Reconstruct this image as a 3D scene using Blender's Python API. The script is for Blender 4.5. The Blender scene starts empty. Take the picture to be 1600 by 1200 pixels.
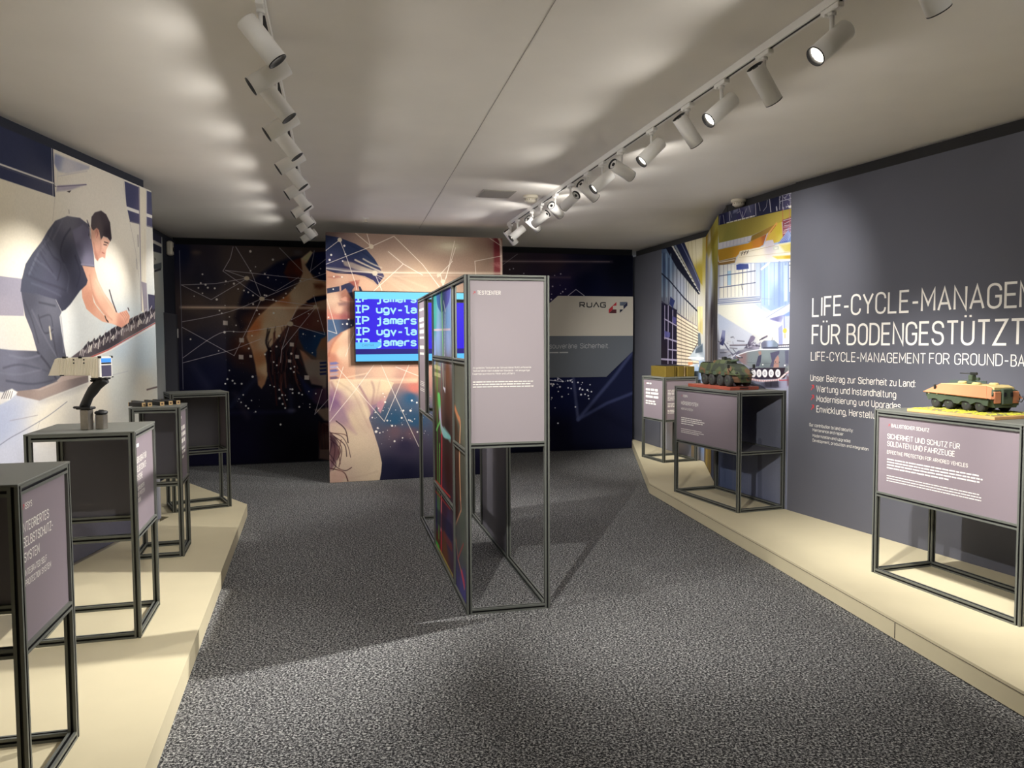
import bpy, math, random
import numpy as np
from mathutils import Matrix, Vector

S = bpy.context.scene
COL = S.collection
random.seed(7)

# ---------------------------------------------------------------- camera, world, exposure
F_PX, PITCH, ROLL, CAM_H = 1200.0, 0.0540, -0.0051, 1.55
cam_data = bpy.data.cameras.new('camera')
cam_data.sensor_width = 36.0
cam_data.lens = 36.0 * F_PX / 1600.0
cam_data.clip_start = 0.05
cam = bpy.data.objects.new('camera', cam_data)
COL.objects.link(cam)
_c, _s = math.cos(PITCH), math.sin(PITCH)
_fw = Vector((0, _c, -_s)); _up = Vector((0, _s, _c)); _rt = Vector((1, 0, 0))
_cr, _sr = math.cos(ROLL), math.sin(ROLL)
_r2 = _cr * _rt + _sr * _up
_u2 = _cr * _up - _sr * _rt
cam.matrix_world = Matrix(((_r2.x, _u2.x, -_fw.x, 0), (_r2.y, _u2.y, -_fw.y, 0),
                           (_r2.z, _u2.z, -_fw.z, CAM_H), (0, 0, 0, 1)))
S.camera = cam

world = bpy.data.worlds.new('world'); S.world = world
world.use_nodes = True
world.node_tree.nodes['Background'].inputs[0].default_value = (0.9, 0.93, 1.0, 1)
world.node_tree.nodes['Background'].inputs[1].default_value = 0.05

S.view_settings.view_transform = 'Standard'
S.view_settings.look = 'None'
S.view_settings.gamma = 1.0
S.view_settings.use_curve_mapping = False
S.view_settings.exposure = 0.22
LAMP_COLOR = (1.0, 0.965, 0.915)
BEAM_W = 118.0     # watts of one track lamp's beam
SPILL_W = 9.0     # watts of the wide spill of one track lamp
# ---------------------------------------------------------------- measuring helpers
def ray(px, py):
    x, y = px - 800.0, py - 600.0
    X = _cr * x + _sr * y; Y = -_sr * x + _cr * y
    u = -Y / F_PX
    return np.array([X / F_PX, _c + _s * u, -_s + _c * u])

def at_z(px, py, z):
    r = ray(px, py); t = (z - CAM_H) / r[2]
    return np.array([0, 0, CAM_H]) + t * r

class Frame:
    """upright plane: origin (x, y, z), heading in degrees; local x runs along it, local y into it"""
    def __init__(s, x, y, deg, z=0.0):
        t = math.radians(deg); s.deg = deg; s.rot = t
        s.u = np.array([math.cos(t), math.sin(t)]); s.v = np.array([-s.u[1], s.u[0]])
        s.o = np.array([x, y]); s.z = z
    def at(s, px, py, off=0.0):
        o = s.o + off * s.v
        n = s.v; r = ray(px, py); t = (o @ n) / (r[:2] @ n)
        P = np.array([0, 0, CAM_H]) + t * r
        return np.array([(P[:2] - o) @ s.u, P[2] - s.z])
    def world(s, x, y, z=0.0):
        p = s.o + x * s.u + y * s.v
        return (p[0], p[1], s.z + z)
    def loc(s):
        return (s.o[0], s.o[1], s.z)

def frame_between(a, b, z=0.0):
    return Frame(a[0], a[1], math.degrees(math.atan2(b[1] - a[1], b[0] - a[0])), z)

# ---------------------------------------------------------------- mesh helpers
class MB:
    def __init__(s):
        s.v = []; s.f = []; s.m = []; s.sm = []; s.mi = 0
    def add(s, verts, faces, smooth=False):
        o = len(s.v); s.v += [tuple(map(float, p)) for p in verts]
        s.f += [tuple(o + i for i in f) for f in faces]
        s.m += [s.mi] * len(faces); s.sm += [smooth] * len(faces)
        return s
    def box(s, x0, x1, y0, y1, z0, z1):
        v = [(x, y, z) for z in (z0, z1) for y in (y0, y1) for x in (x0, x1)]
        return s.add(v, [(0, 2, 3, 1), (4, 5, 7, 6), (0, 1, 5, 4), (2, 6, 7, 3), (0, 4, 6, 2), (1, 3, 7, 5)])
    def bevbox(s, x0, x1, y0, y1, z0, z1, b):
        """box with chamfered vertical and top edges"""
        def ring(i, z): return [(x0 + i + b, y0 + i, z), (x1 - i - b, y0 + i, z), (x1 - i, y0 + i + b, z), (x1 - i, y1 - i - b, z),
                                (x1 - i - b, y1 - i, z), (x0 + i + b, y1 - i, z), (x0 + i, y1 - i - b, z), (x0 + i, y0 + i + b, z)]
        return s.loft([ring(b, z0), ring(0, z0 + b), ring(0, z1 - b), ring(b, z1)], True, True)
    def loft(s, rings, cap0=True, cap1=True, smooth=False, closed=True):
        n = len(rings[0]); v = [p for r in rings for p in r]; f = []
        for k in range(len(rings) - 1):
            for i in range(n if closed else n - 1):
                j = (i + 1) % n
                f.append((k * n + i, k * n + j, (k + 1) * n + j, (k + 1) * n + i))
        o = len(s.v)
        s.add(v, f, smooth)
        if cap0: s.f.append(tuple(o + i for i in range(n - 1, -1, -1))); s.m.append(s.mi); s.sm.append(False)
        if cap1: s.f.append(tuple(o + (len(rings) - 1) * n + i for i in range(n))); s.m.append(s.mi); s.sm.append(False)
        return s
    def prism(s, pts, y0, y1):
        """polygon in the local xz plane, extruded along y"""
        a = sum(pts[i][0] * pts[(i + 1) % len(pts)][1] - pts[(i + 1) % len(pts)][0] * pts[i][1] for i in range(len(pts)))
        if a < 0: pts = pts[::-1]
        return s.loft([[(x, y1, z) for x, z in pts], [(x, y0, z) for x, z in pts]][::1], True, True)
    def slab(s, pts, z0, z1):
        a = sum(pts[i][0] * pts[(i + 1) % len(pts)][1] - pts[(i + 1) % len(pts)][0] * pts[i][1] for i in range(len(pts)))
        if a < 0: pts = pts[::-1]
        return s.loft([[(x, y, z0) for x, y in pts], [(x, y, z1) for x, y in pts]])
    def cyl(s, p0, p1, r0, r1=None, n=20, caps=True, smooth=True, ends=(True, True)):
        r1 = r0 if r1 is None else r1
        p0 = Vector(p0); p1 = Vector(p1); d = (p1 - p0).normalized()
        a = Vector((0, 0, 1)) if abs(d.z) < .9 else Vector((1, 0, 0))
        e1 = d.cross(a).normalized(); e2 = d.cross(e1).normalized()
        def ring(p, r): return [tuple(p + r * (math.cos(2 * math.pi * i / n) * e1 + math.sin(2 * math.pi * i / n) * e2)) for i in range(n)]
        return s.loft([ring(p0, r0), ring(p1, r1)], caps and ends[0], caps and ends[1], smooth)
    def lathe(s, prof, n=28, axis='z', origin=(0, 0, 0), smooth=True, caps=(True, True)):
        rings = []
        for r, h in prof:
            ring = []
            for i in range(n):
                a = 2 * math.pi * i / n
                x, y, z = r * math.cos(a), r * math.sin(a), h
                if axis == 'x': x, y, z = z, x, y
                if axis == 'y': x, y, z = y, z, x
                ring.append((x + origin[0], y + origin[1], z + origin[2]))
            rings.append(ring)
        return s.loft(rings, caps[0], caps[1], smooth)
    def bar(s, p0, p1, w=.03, up=(0, 0, 1), slot=.0046, deep=.009):
        """square aluminium profile with a slot in each side"""
        p0 = Vector(p0); p1 = Vector(p1); d = (p1 - p0).normalized()
        up = Vector(up)
        if abs(d.dot(up)) > .9: up = Vector((0, 1, 0))
        e1 = d.cross(up).normalized(); e2 = d.cross(e1).normalized()
        h = w / 2; q = slot; k = h - deep
        side = [(-h, -h), (-q, -h), (-q, -k), (q, -k), (q, -h)]
        prof = []
        for t in range(4):
            for x, y in side:
                for _ in range(t): x, y = -y, x
                prof.append((x, y))
        rings = [[tuple(p + x * e1 + y * e2) for x, y in prof] for p in (p0, p1)]
        k0 = len(s.m)
        s.loft(rings, True, True)
        for q_ in range(20):                   # slot faces coloured black for the shade inside the groove
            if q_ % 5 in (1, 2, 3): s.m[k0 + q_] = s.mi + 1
        return s
    def sphere(s, c, r, n=14, m=8, sz=1.0):
        prof = [(max(1e-4, r * math.sin(math.pi * i / m)), -r * sz * math.cos(math.pi * i / m)) for i in range(m + 1)]
        return s.lathe(prof, n, 'z', c)
    def tube(s, pts, r, n=8):
        pts = [Vector(p) for p in pts]; rings = []
        for i, p in enumerate(pts):
            d = (pts[min(i + 1, len(pts) - 1)] - pts[max(i - 1, 0)]).normalized()
            a = Vector((0, 0, 1)) if abs(d.z) < .9 else Vector((1, 0, 0))
            e1 = d.cross(a).normalized(); e2 = d.cross(e1).normalized()
            rr = r[i] if isinstance(r, (list, tuple)) else r
            rings.append([tuple(p + rr * (math.cos(2 * math.pi * k / n) * e1 + math.sin(2 * math.pi * k / n) * e2)) for k in range(n)])
        return s.loft(rings, True, True, True)
    def build(s, name, mat, parent=None, loc=(0, 0, 0), rot=(0, 0, 0)):
        me = bpy.data.meshes.new(name)
        me.from_pydata(s.v, [], s.f)
        for m in (mat if isinstance(mat, (list, tuple)) else [mat]): me.materials.append(m)
        me.polygons.foreach_set('material_index', s.m)
        me.polygons.foreach_set('use_smooth', s.sm)
        me.update()
        o = bpy.data.objects.new(name, me); COL.objects.link(o)
        o.location = loc; o.rotation_euler = rot
        if parent: o.parent = parent
        return o

def tag(o, label=None, cat=None, group=None, kind=None):
    if label: o['label'] = label
    if cat: o['category'] = cat
    if group: o['group'] = group
    if kind: o['kind'] = kind
    return o

def thing(name, label, cat, loc=(0, 0, 0), rz=0.0, group=None, kind=None):
    o = bpy.data.objects.new(name, None); COL.objects.link(o)
    o.empty_display_size = .1
    o.location = loc; o.rotation_euler = (0, 0, rz)
    return tag(o, label, cat, group, kind)

# ---------------------------------------------------------------- materials
def srgb(c):
    r = []
    for x in c[:3]:
        x = x / 255.0
        r.append(x / 12.92 if x <= .04045 else ((x + .055) / 1.055) ** 2.4)
    return tuple(r) + (1.0,)

def mat(name, col, rough=.6, metal=0.0, noise=0.0, nscale=40.0, bump=0.0, spec=.5, emit=None, estr=1.0):
    m = bpy.data.materials.new(name); m.use_nodes = True
    nt = m.node_tree; b = nt.nodes['Principled BSDF']
    c = srgb(col)
    b.inputs['Base Color'].default_value = c
    b.inputs['Roughness'].default_value = rough
    b.inputs['Metallic'].default_value = metal
    b.inputs['Specular IOR Level'].default_value = spec
    tc = nt.nodes.new('ShaderNodeTexCoord')
    n = nt.nodes.new('ShaderNodeTexNoise'); n.inputs['Scale'].default_value = nscale; n.inputs['Detail'].default_value = 3
    nt.links.new(tc.outputs['Object'], n.inputs['Vector'])
    if noise > 0:
        r = nt.nodes.new('ShaderNodeValToRGB')
        r.color_ramp.elements[0].position = .3; r.color_ramp.elements[1].position = .7
        r.color_ramp.elements[0].color = tuple(x * (1 - noise) for x in c[:3]) + (1,)
        r.color_ramp.elements[1].color = tuple(min(1, x * (1 + noise)) for x in c[:3]) + (1,)
        nt.links.new(n.outputs['Fac'], r.inputs['Fac']); nt.links.new(r.outputs['Color'], b.inputs['Base Color'])
    if bump > 0:
        bp = nt.nodes.new('ShaderNodeBump'); bp.inputs['Strength'].default_value = bump; bp.inputs['Distance'].default_value = .002
        nt.links.new(n.outputs['Fac'], bp.inputs['Height']); nt.links.new(bp.outputs['Normal'], b.inputs['Normal'])
    if emit:
        b.inputs['Emission Color'].default_value = srgb(emit); b.inputs['Emission Strength'].default_value = estr
    return m

def camo_mat(name, cols, scale, rough=.75, seed=0.0):
    m = bpy.data.materials.new(name); m.use_nodes = True
    nt = m.node_tree; b = nt.nodes['Principled BSDF']; b.inputs['Roughness'].default_value = rough
    tc = nt.nodes.new('ShaderNodeTexCoord')
    mp = nt.nodes.new('ShaderNodeMapping'); mp.inputs['Location'].default_value = (seed, seed * .7, seed * .3)
    n = nt.nodes.new('ShaderNodeTexNoise'); n.inputs['Scale'].default_value = scale; n.inputs['Detail'].default_value = 1
    r = nt.nodes.new('ShaderNodeValToRGB'); r.color_ramp.interpolation = 'CONSTANT'
    e = r.color_ramp.elements
    e[0].position = 0; e[0].color = srgb(cols[0]); e[1].position = .45; e[1].color = srgb(cols[1])
    if len(cols) > 2:
        x = e.new(.57); x.color = srgb(cols[2])
    nt.links.new(tc.outputs['Object'], mp.inputs[0]); nt.links.new(mp.outputs[0], n.inputs['Vector'])
    nt.links.new(n.outputs['Fac'], r.inputs['Fac']); nt.links.new(r.outputs['Color'], b.inputs['Base Color'])
    return m

def carpet_mat():
    m = bpy.data.materials.new('carpet'); m.use_nodes = True
    nt = m.node_tree; b = nt.nodes['Principled BSDF']; b.inputs['Roughness'].default_value = .95; b.inputs['Specular IOR Level'].default_value = .1
    tc = nt.nodes.new('ShaderNodeTexCoord')
    n = nt.nodes.new('ShaderNodeTexNoise'); n.inputs['Scale'].default_value = 95; n.inputs['Detail'].default_value = 3; n.inputs['Roughness'].default_value = .7
    v = nt.nodes.new('ShaderNodeTexVoronoi'); v.inputs['Scale'].default_value = 170
    mx = nt.nodes.new('ShaderNodeMath'); mx.operation = 'ADD'
    sc = nt.nodes.new('ShaderNodeMath'); sc.operation = 'MULTIPLY'; sc.inputs[1].default_value = .22
    r = nt.nodes.new('ShaderNodeValToRGB'); e = r.color_ramp.elements
    e[0].position = .50; e[0].color = srgb((22, 22, 25)); e[1].position = .80; e[1].color = srgb((198, 198, 195))
    x = e.new(.62); x.color = srgb((88, 88, 90))
    for t in (n, v): nt.links.new(tc.outputs['Object'], t.inputs['Vector'])
    nt.links.new(v.outputs['Distance'], sc.inputs[0]); nt.links.new(n.outputs['Fac'], mx.inputs[0]); nt.links.new(sc.outputs[0], mx.inputs[1])
    nt.links.new(mx.outputs[0], r.inputs['Fac']); nt.links.new(r.outputs['Color'], b.inputs['Base Color'])
    bp = nt.nodes.new('ShaderNodeBump'); bp.inputs['Strength'].default_value = .5; bp.inputs['Distance'].default_value = .004
    nt.links.new(n.outputs['Fac'], bp.inputs['Height']); nt.links.new(bp.outputs['Normal'], b.inputs['Normal'])
    return m

M = {}
M['carpet'] = carpet_mat()
M['ceiling'] = mat('ceiling_paint', (236, 231, 223), .9, noise=.02, nscale=3)
M['seam'] = mat('ceiling_seam', (150, 144, 136), .9)
M['platform'] = mat('cream_platform', (214, 203, 170), .55, noise=.015, nscale=6)
M['platform_edge'] = mat('platform_gap', (96, 88, 74), .8)
M['slate'] = mat('slate_wall', (94, 95, 104), .65, noise=.01, nscale=4, spec=.2)
M['darkwall'] = mat('dark_wall', (50, 52, 62), .85, spec=.15)
M['backwall'] = mat('shell_wall', (48, 47, 47), .9)
M['creamwall'] = mat('cream_wall', (205, 198, 182), .8)
M['board_edge'] = mat('panel_edge', (150, 146, 140), .7)
M['profile'] = mat('grey_green_aluminium', (108, 111, 105), .45, metal=.2, noise=.02, nscale=30)
M['topboard'] = mat('grey_top_board', (104, 106, 100), .5, noise=.02, nscale=12)
M['mauve'] = mat('mauve_panel', (133, 122, 129), .5, noise=.01, nscale=5)
M['panelback'] = mat('dark_grey_panel', (92, 90, 98), .6)
M['white_ink'] = mat('white_ink', (240, 236, 228), .6)
M['red_ink'] = mat('red_ink', (205, 62, 66), .6)
M['dark_ink'] = mat('dark_ink', (38, 38, 42), .6)
M['lampwhite'] = mat('white_lamp_metal', (240, 238, 234), .5)
M['black'] = mat('black_plastic', (20, 20, 22), .5)
M['rubber'] = mat('black_rubber', (44, 44, 42), .8)
M['trackslot'] = mat('track_slot', (26, 26, 26), .6)
M['detector'] = mat('cream_plastic', (222, 214, 196), .5)
M['vent'] = mat('vent_grille', (150, 145, 138), .7)
# ---------------------------------------------------------------- stroke lettering (each glyph is a set of rounded poly-lines, cap height 10)
GLY = {}
def _g(ch, adv, s): GLY[ch] = (adv, s)
for _l in '''A 5.5 0,0 2.75,10 5.5,0;0.9,3 4.6,3
B 5 0,0 0,10 4.5,10,2.2 4.5,5.2,2.2 0,5.2;0,5.2 5,5.2,2.5 5,0,2.5 0,0
C 5 5,7.2 5,10,2.5 0,10,2.5 0,0,2.5 5,0,2.5 5,2.8
D 5 0,0 0,10 5,10,3 5,0,3 0,0 0,.5
E 4.4 4.4,10 0,10 0,0 4.4,0;0,5.2 3.9,5.2
F 4.2 4.3,10 0,10 0,0;0,5.2 3.8,5.2
G 5 5,7.2 5,10,2.5 0,10,2.5 0,0,2.5 5,0,2.5 5,4.8 2.8,4.8
H 5 0,0 0,10;5,0 5,10;0,5.2 5,5.2
I 0 0,0 0,10
J 4 4,10 4,0,2.2 0,0,2.2 0,2.6
K 5 0,0 0,10;5,10 0,4.2;1.6,6 5.2,0
L 4.2 0,10 0,0 4.2,0
M 6 0,0 0,10 3,3 6,10 6,0
N 5 0,0 0,10 5,0 5,10
O 5 2.5,10 0,10,2.5 0,0,2.5 5,0,2.5 5,10,2.5 2.4,10
P 5 0,0 0,10 5,10,2.6 5,4.6,2.6 0,4.6
Q 5 2.5,10 0,10,2.5 0,0,2.5 5,0,2.5 5,10,2.5 2.4,10;3,2.5 5.2,-.4
R 5 0,0 0,10 5,10,2.6 5,4.8,2.6 0,4.8;2.6,4.8 5.2,0
S 4.9 4.9,7.4 4.9,10,2.4 .1,10,2.4 .1,5.2,2.4 4.9,5.2,2.4 4.9,0,2.4 0,0,2.4 0,2.6
T 5 0,10 5,10;2.5,10 2.5,0
U 5 0,10 0,0,2.5 5,0,2.5 5,10
V 5.4 0,10 2.7,0 5.4,10
W 7.6 0,10 1.9,0 3.8,9 5.7,0 7.6,10
X 5.2 0,0 5.2,10;0,10 5.2,0
Y 5.4 0,10 2.7,4.6 5.4,10;2.7,4.6 2.7,0
Z 5 .2,10 5,10 0,0 5,0
Ä 5.5 0,0 2.75,10 5.5,0;0.9,3 4.6,3;1.6,11.7 1.6,12.6;3.9,11.7 3.9,12.6
Ö 5 2.5,10 0,10,2.5 0,0,2.5 5,0,2.5 5,10,2.5 2.4,10;1.4,11.7 1.4,12.6;3.6,11.7 3.6,12.6
Ü 5 0,10 0,0,2.5 5,0,2.5 5,10;1.4,11.7 1.4,12.6;3.6,11.7 3.6,12.6
a 4.2 .3,5.6 .3,7.2,1.6 4.2,7.2,2 4.2,0;4.2,4.2 0,4.2,2 0,0,2 4.2,0,2.2 4.2,2
b 4.4 0,10 0,0;0,2.5 0,0,2.2 4.4,0,2.2 4.4,7.2,2.2 0,7.2,2.2 0,4.5
c 4.2 4.2,5.2 4.2,7.2,2.1 0,7.2,2.1 0,0,2.1 4.2,0,2.1 4.2,2
d 4.4 4.4,10 4.4,0;4.4,2.5 4.4,0,2.2 0,0,2.2 0,7.2,2.2 4.4,7.2,2.2 4.4,4.5
e 4.4 0,3.6 4.4,3.6 4.4,7.2,2.2 0,7.2,2.2 0,0,2.2 4.2,0,2 4.2,1.7
f 3 3.2,10 1.2,10,1.2 1.2,0;0,7.2 3,7.2
g 4.4 4.4,2.5 4.4,.2,2.2 0,.2,2.2 0,7.2,2.2 4.4,7.2,2.2 4.4,-2.6,2 .3,-2.6,1.5 .3,-1.4
h 4.3 0,0 0,10;0,4.6 0,7.2,2.2 4.3,7.2,2.2 4.3,0
i 0 0,0 0,7.2;0,9 0,10
j .8 .8,7.2 .8,-2.6,1.2 -.8,-2.6;.8,9 .8,10
k 4.2 0,0 0,10;4.2,7.2 0,3;1.4,4.4 4.4,0
l 1.2 0,10 0,0,1.1 1.3,0
m 6.8 0,0 0,7.2;0,4.8 0,7.2,1.8 3.4,7.2,1.8 3.4,0;3.4,4.8 3.4,7.2,1.8 6.8,7.2,1.8 6.8,0
n 4.3 0,0 0,7.2;0,4.6 0,7.2,2.2 4.3,7.2,2.2 4.3,0
o 4.4 2.2,7.2 0,7.2,2.2 0,0,2.2 4.4,0,2.2 4.4,7.2,2.2 2.1,7.2
p 4.4 0,-2.8 0,7.2;0,2.5 0,0,2.2 4.4,0,2.2 4.4,7.2,2.2 0,7.2,2.2 0,4.5
q 4.4 4.4,-2.8 4.4,7.2;4.4,2.5 4.4,0,2.2 0,0,2.2 0,7.2,2.2 4.4,7.2,2.2 4.4,4.5
r 2.8 0,0 0,7.2;0,4.6 0,7.2,2 2.9,7.2
s 4 4,5.6 4,7.2,1.6 .1,7.2,1.7 .1,3.7,1.7 4,3.7,1.7 4,0,1.7 0,0,1.6 0,1.6
t 2.8 1,9.4 1,0,1.4 2.9,0;-.3,7.2 2.8,7.2
u 4.3 0,7.2 0,0,2.2 4.3,0,2.2 4.3,2.6;4.3,0 4.3,7.2
v 4.4 0,7.2 2.2,0 4.4,7.2
w 6.2 0,7.2 1.6,0 3.1,6.4 4.6,0 6.2,7.2
x 4.2 0,0 4.2,7.2;0,7.2 4.2,0
y 4.4 0,7.2 2.3,0;4.5,7.2 1.5,-2.6 .2,-2.6
z 4 .1,7.2 4,7.2 0,0 4,0
ö 4.4 2.2,7.2 0,7.2,2.2 0,0,2.2 4.4,0,2.2 4.4,7.2,2.2 2.1,7.2;1.1,9 1.1,10;3.3,9 3.3,10
ä 4.2 .3,5.6 .3,7.2,1.6 4.2,7.2,2 4.2,0;4.2,4.2 0,4.2,2 0,0,2 4.2,0,2.2 4.2,2;1,9 1,10;3.2,9 3.2,10
ü 4.3 0,7.2 0,0,2.2 4.3,0,2.2 4.3,2.6;4.3,0 4.3,7.2;1,9 1,10;3.2,9 3.2,10
4 5 3.8,0 3.8,10 0,3 5.2,3
- 2.8 0,4.2 2.8,4.2
. 0 0,0 0,.9
, .2 .2,.8 0,-1.6
: 0 0,0 0,1;0,6 0,7
~ 6.2 0,1 6.2,8.2;1.6,8.2 6.2,8.2 6.2,3.4'''.split('\n'):
    _p = _l.split(' ', 2); _g(_p[0], float(_p[1]), _p[2])
MONO = {'I': (4.4, '0,10 4.4,10;0,0 4.4,0;2.2,0 2.2,10'), 'l': (4.4, '.2,10 2.2,10 2.2,0,1.2 4.6,0'),
        'j': (4.4, '.6,7.2 3,7.2 3,-2.4,2 .2,-2.4;3,9.1 3,10.4'), 'r': (4.4, '.3,0 .3,7.2;.3,4.6 .3,7.2,2.2 4.4,7.2'),
        'm': (4.6, '-.1,0 -.1,7.2;-.1,7.2 2.3,7.2,1 2.3,0;2.3,7.2 4.7,7.2,1.2 4.7,0'), '-': (4.4, '.6,3.8 3.8,3.8')}

def _round(pts):
    out = []
    n = len(pts)
    for i, p in enumerate(pts):
        if len(p) == 3 and 0 < i < n - 1:
            P = np.array(p[:2]); A = np.array(pts[i - 1][:2]); B = np.array(pts[i + 1][:2])
            la = np.linalg.norm(A - P); lb = np.linalg.norm(B - P)
            da = min(p[2], la * (.5 if len(pts[i - 1]) == 3 else 1)); db = min(p[2], lb * (.5 if len(pts[i + 1]) == 3 else 1))
            a = P + (A - P) / la * da; b = P + (B - P) / lb * db
            for k in range(6):
                t = k / 5.0
                out.append((1 - t) ** 2 * a + 2 * t * (1 - t) * (P * .88 + (a + b) * .06) + t * t * b)
        else:
            out.append(np.array(p[:2], float))
    res = [out[0]]
    for q in out[1:]:
        if np.linalg.norm(q - res[-1]) > 1e-4: res.append(q)
    return res

def ribbon(pts, th):
    """flat strip of constant width along a poly-line -> verts, faces (2-D)"""
    n = len(pts); L = []; R = []
    for i in range(n):
        d0 = pts[i] - pts[i - 1] if i else pts[1] - pts[0]
        d1 = pts[i + 1] - pts[i] if i < n - 1 else pts[-1] - pts[-2]
        d0 = d0 / np.linalg.norm(d0); d1 = d1 / np.linalg.norm(d1)
        n0 = np.array([-d0[1], d0[0]]); n1 = np.array([-d1[1], d1[0]])
        m = n0 + n1; l = np.linalg.norm(m)
        m = n0 if l < 1e-6 else m / l
        k = min(1.0 / max(.25, m @ n0), 2.2)
        L.append(pts[i] + m * th / 2 * k); R.append(pts[i] - m * th / 2 * k)
    v = L + R
    f = [(i, n + i, n + i + 1, i + 1) for i in range(n - 1)]
    return v, f

def text_width(t, sp=1.9, mono=None):
    if mono: return len(t) * mono - (mono - 4.4)
    w = 0
    for i, ch in enumerate(t):
        w += (5.2 if ch == ' ' else GLY[ch][0] + (sp if i < len(t) - 1 and t[i + 1] != ' ' else 0))
    return w

def text_geo(mb, t, x0, z0, cap, width=None, th=1.0, y=-.0015, sp=1.9, mono=None):
    """write text t with its baseline at (x0, z0) on the local xz plane"""
    W = text_width(t, sp, mono); sx = (width / W) if width else cap / 10.0; sz = cap / 10.0
    x = 0.0
    for i, ch in enumerate(t):
        if ch != ' ':
            adv, st = (MONO[ch] if mono and ch in MONO else GLY[ch])
            for part in st.split(';'):
                pts = [tuple(map(float, q.split(','))) for q in part.split()]
                P = [np.array([x0 + (x + p[0]) * sx, z0 + p[1] * sz]) for p in _round(pts)]
                v, f = ribbon(P, th * sz)
                mb.add([(p[0], y, p[1]) for p in v], f)
        else: adv = 5.2
        x += mono if mono else (5.2 if ch == ' ' else adv + (sp if i < len(t) - 1 and t[i + 1] != ' ' else 0))
    return x0 + W * sx

def photo_text(mb, F, sc, ox, oy, items, th=1.0, y=-.0015, sp=1.9, off=0.0):
    """items: (text, baseline start, baseline end, cap top above the start) measured on the plane of F"""
    for it in items:
        t, a, b, c = it[:4]
        A, B, C = [F.at(ox + p[0] / sc, oy + p[1] / sc, off) for p in (a, b, c)]
        text_geo(mb, t, A[0], (A[1] + B[1]) / 2, C[1] - A[1], B[0] - A[0], th, y, sp)

def fine_print(mb, x0, x1, z, h, rnd, y=-.0015):
    """a line of body text too small to read: word-length dashes"""
    x = x0
    while x < x1 - h:
        w = min(rnd.uniform(2.0, 7.5) * h, x1 - x)
        mb.add([(x, y, z), (x + w, y, z), (x + w, y, z + h), (x, y, z + h)], [(0, 1, 2, 3)])
        x += w + h * .7
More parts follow.
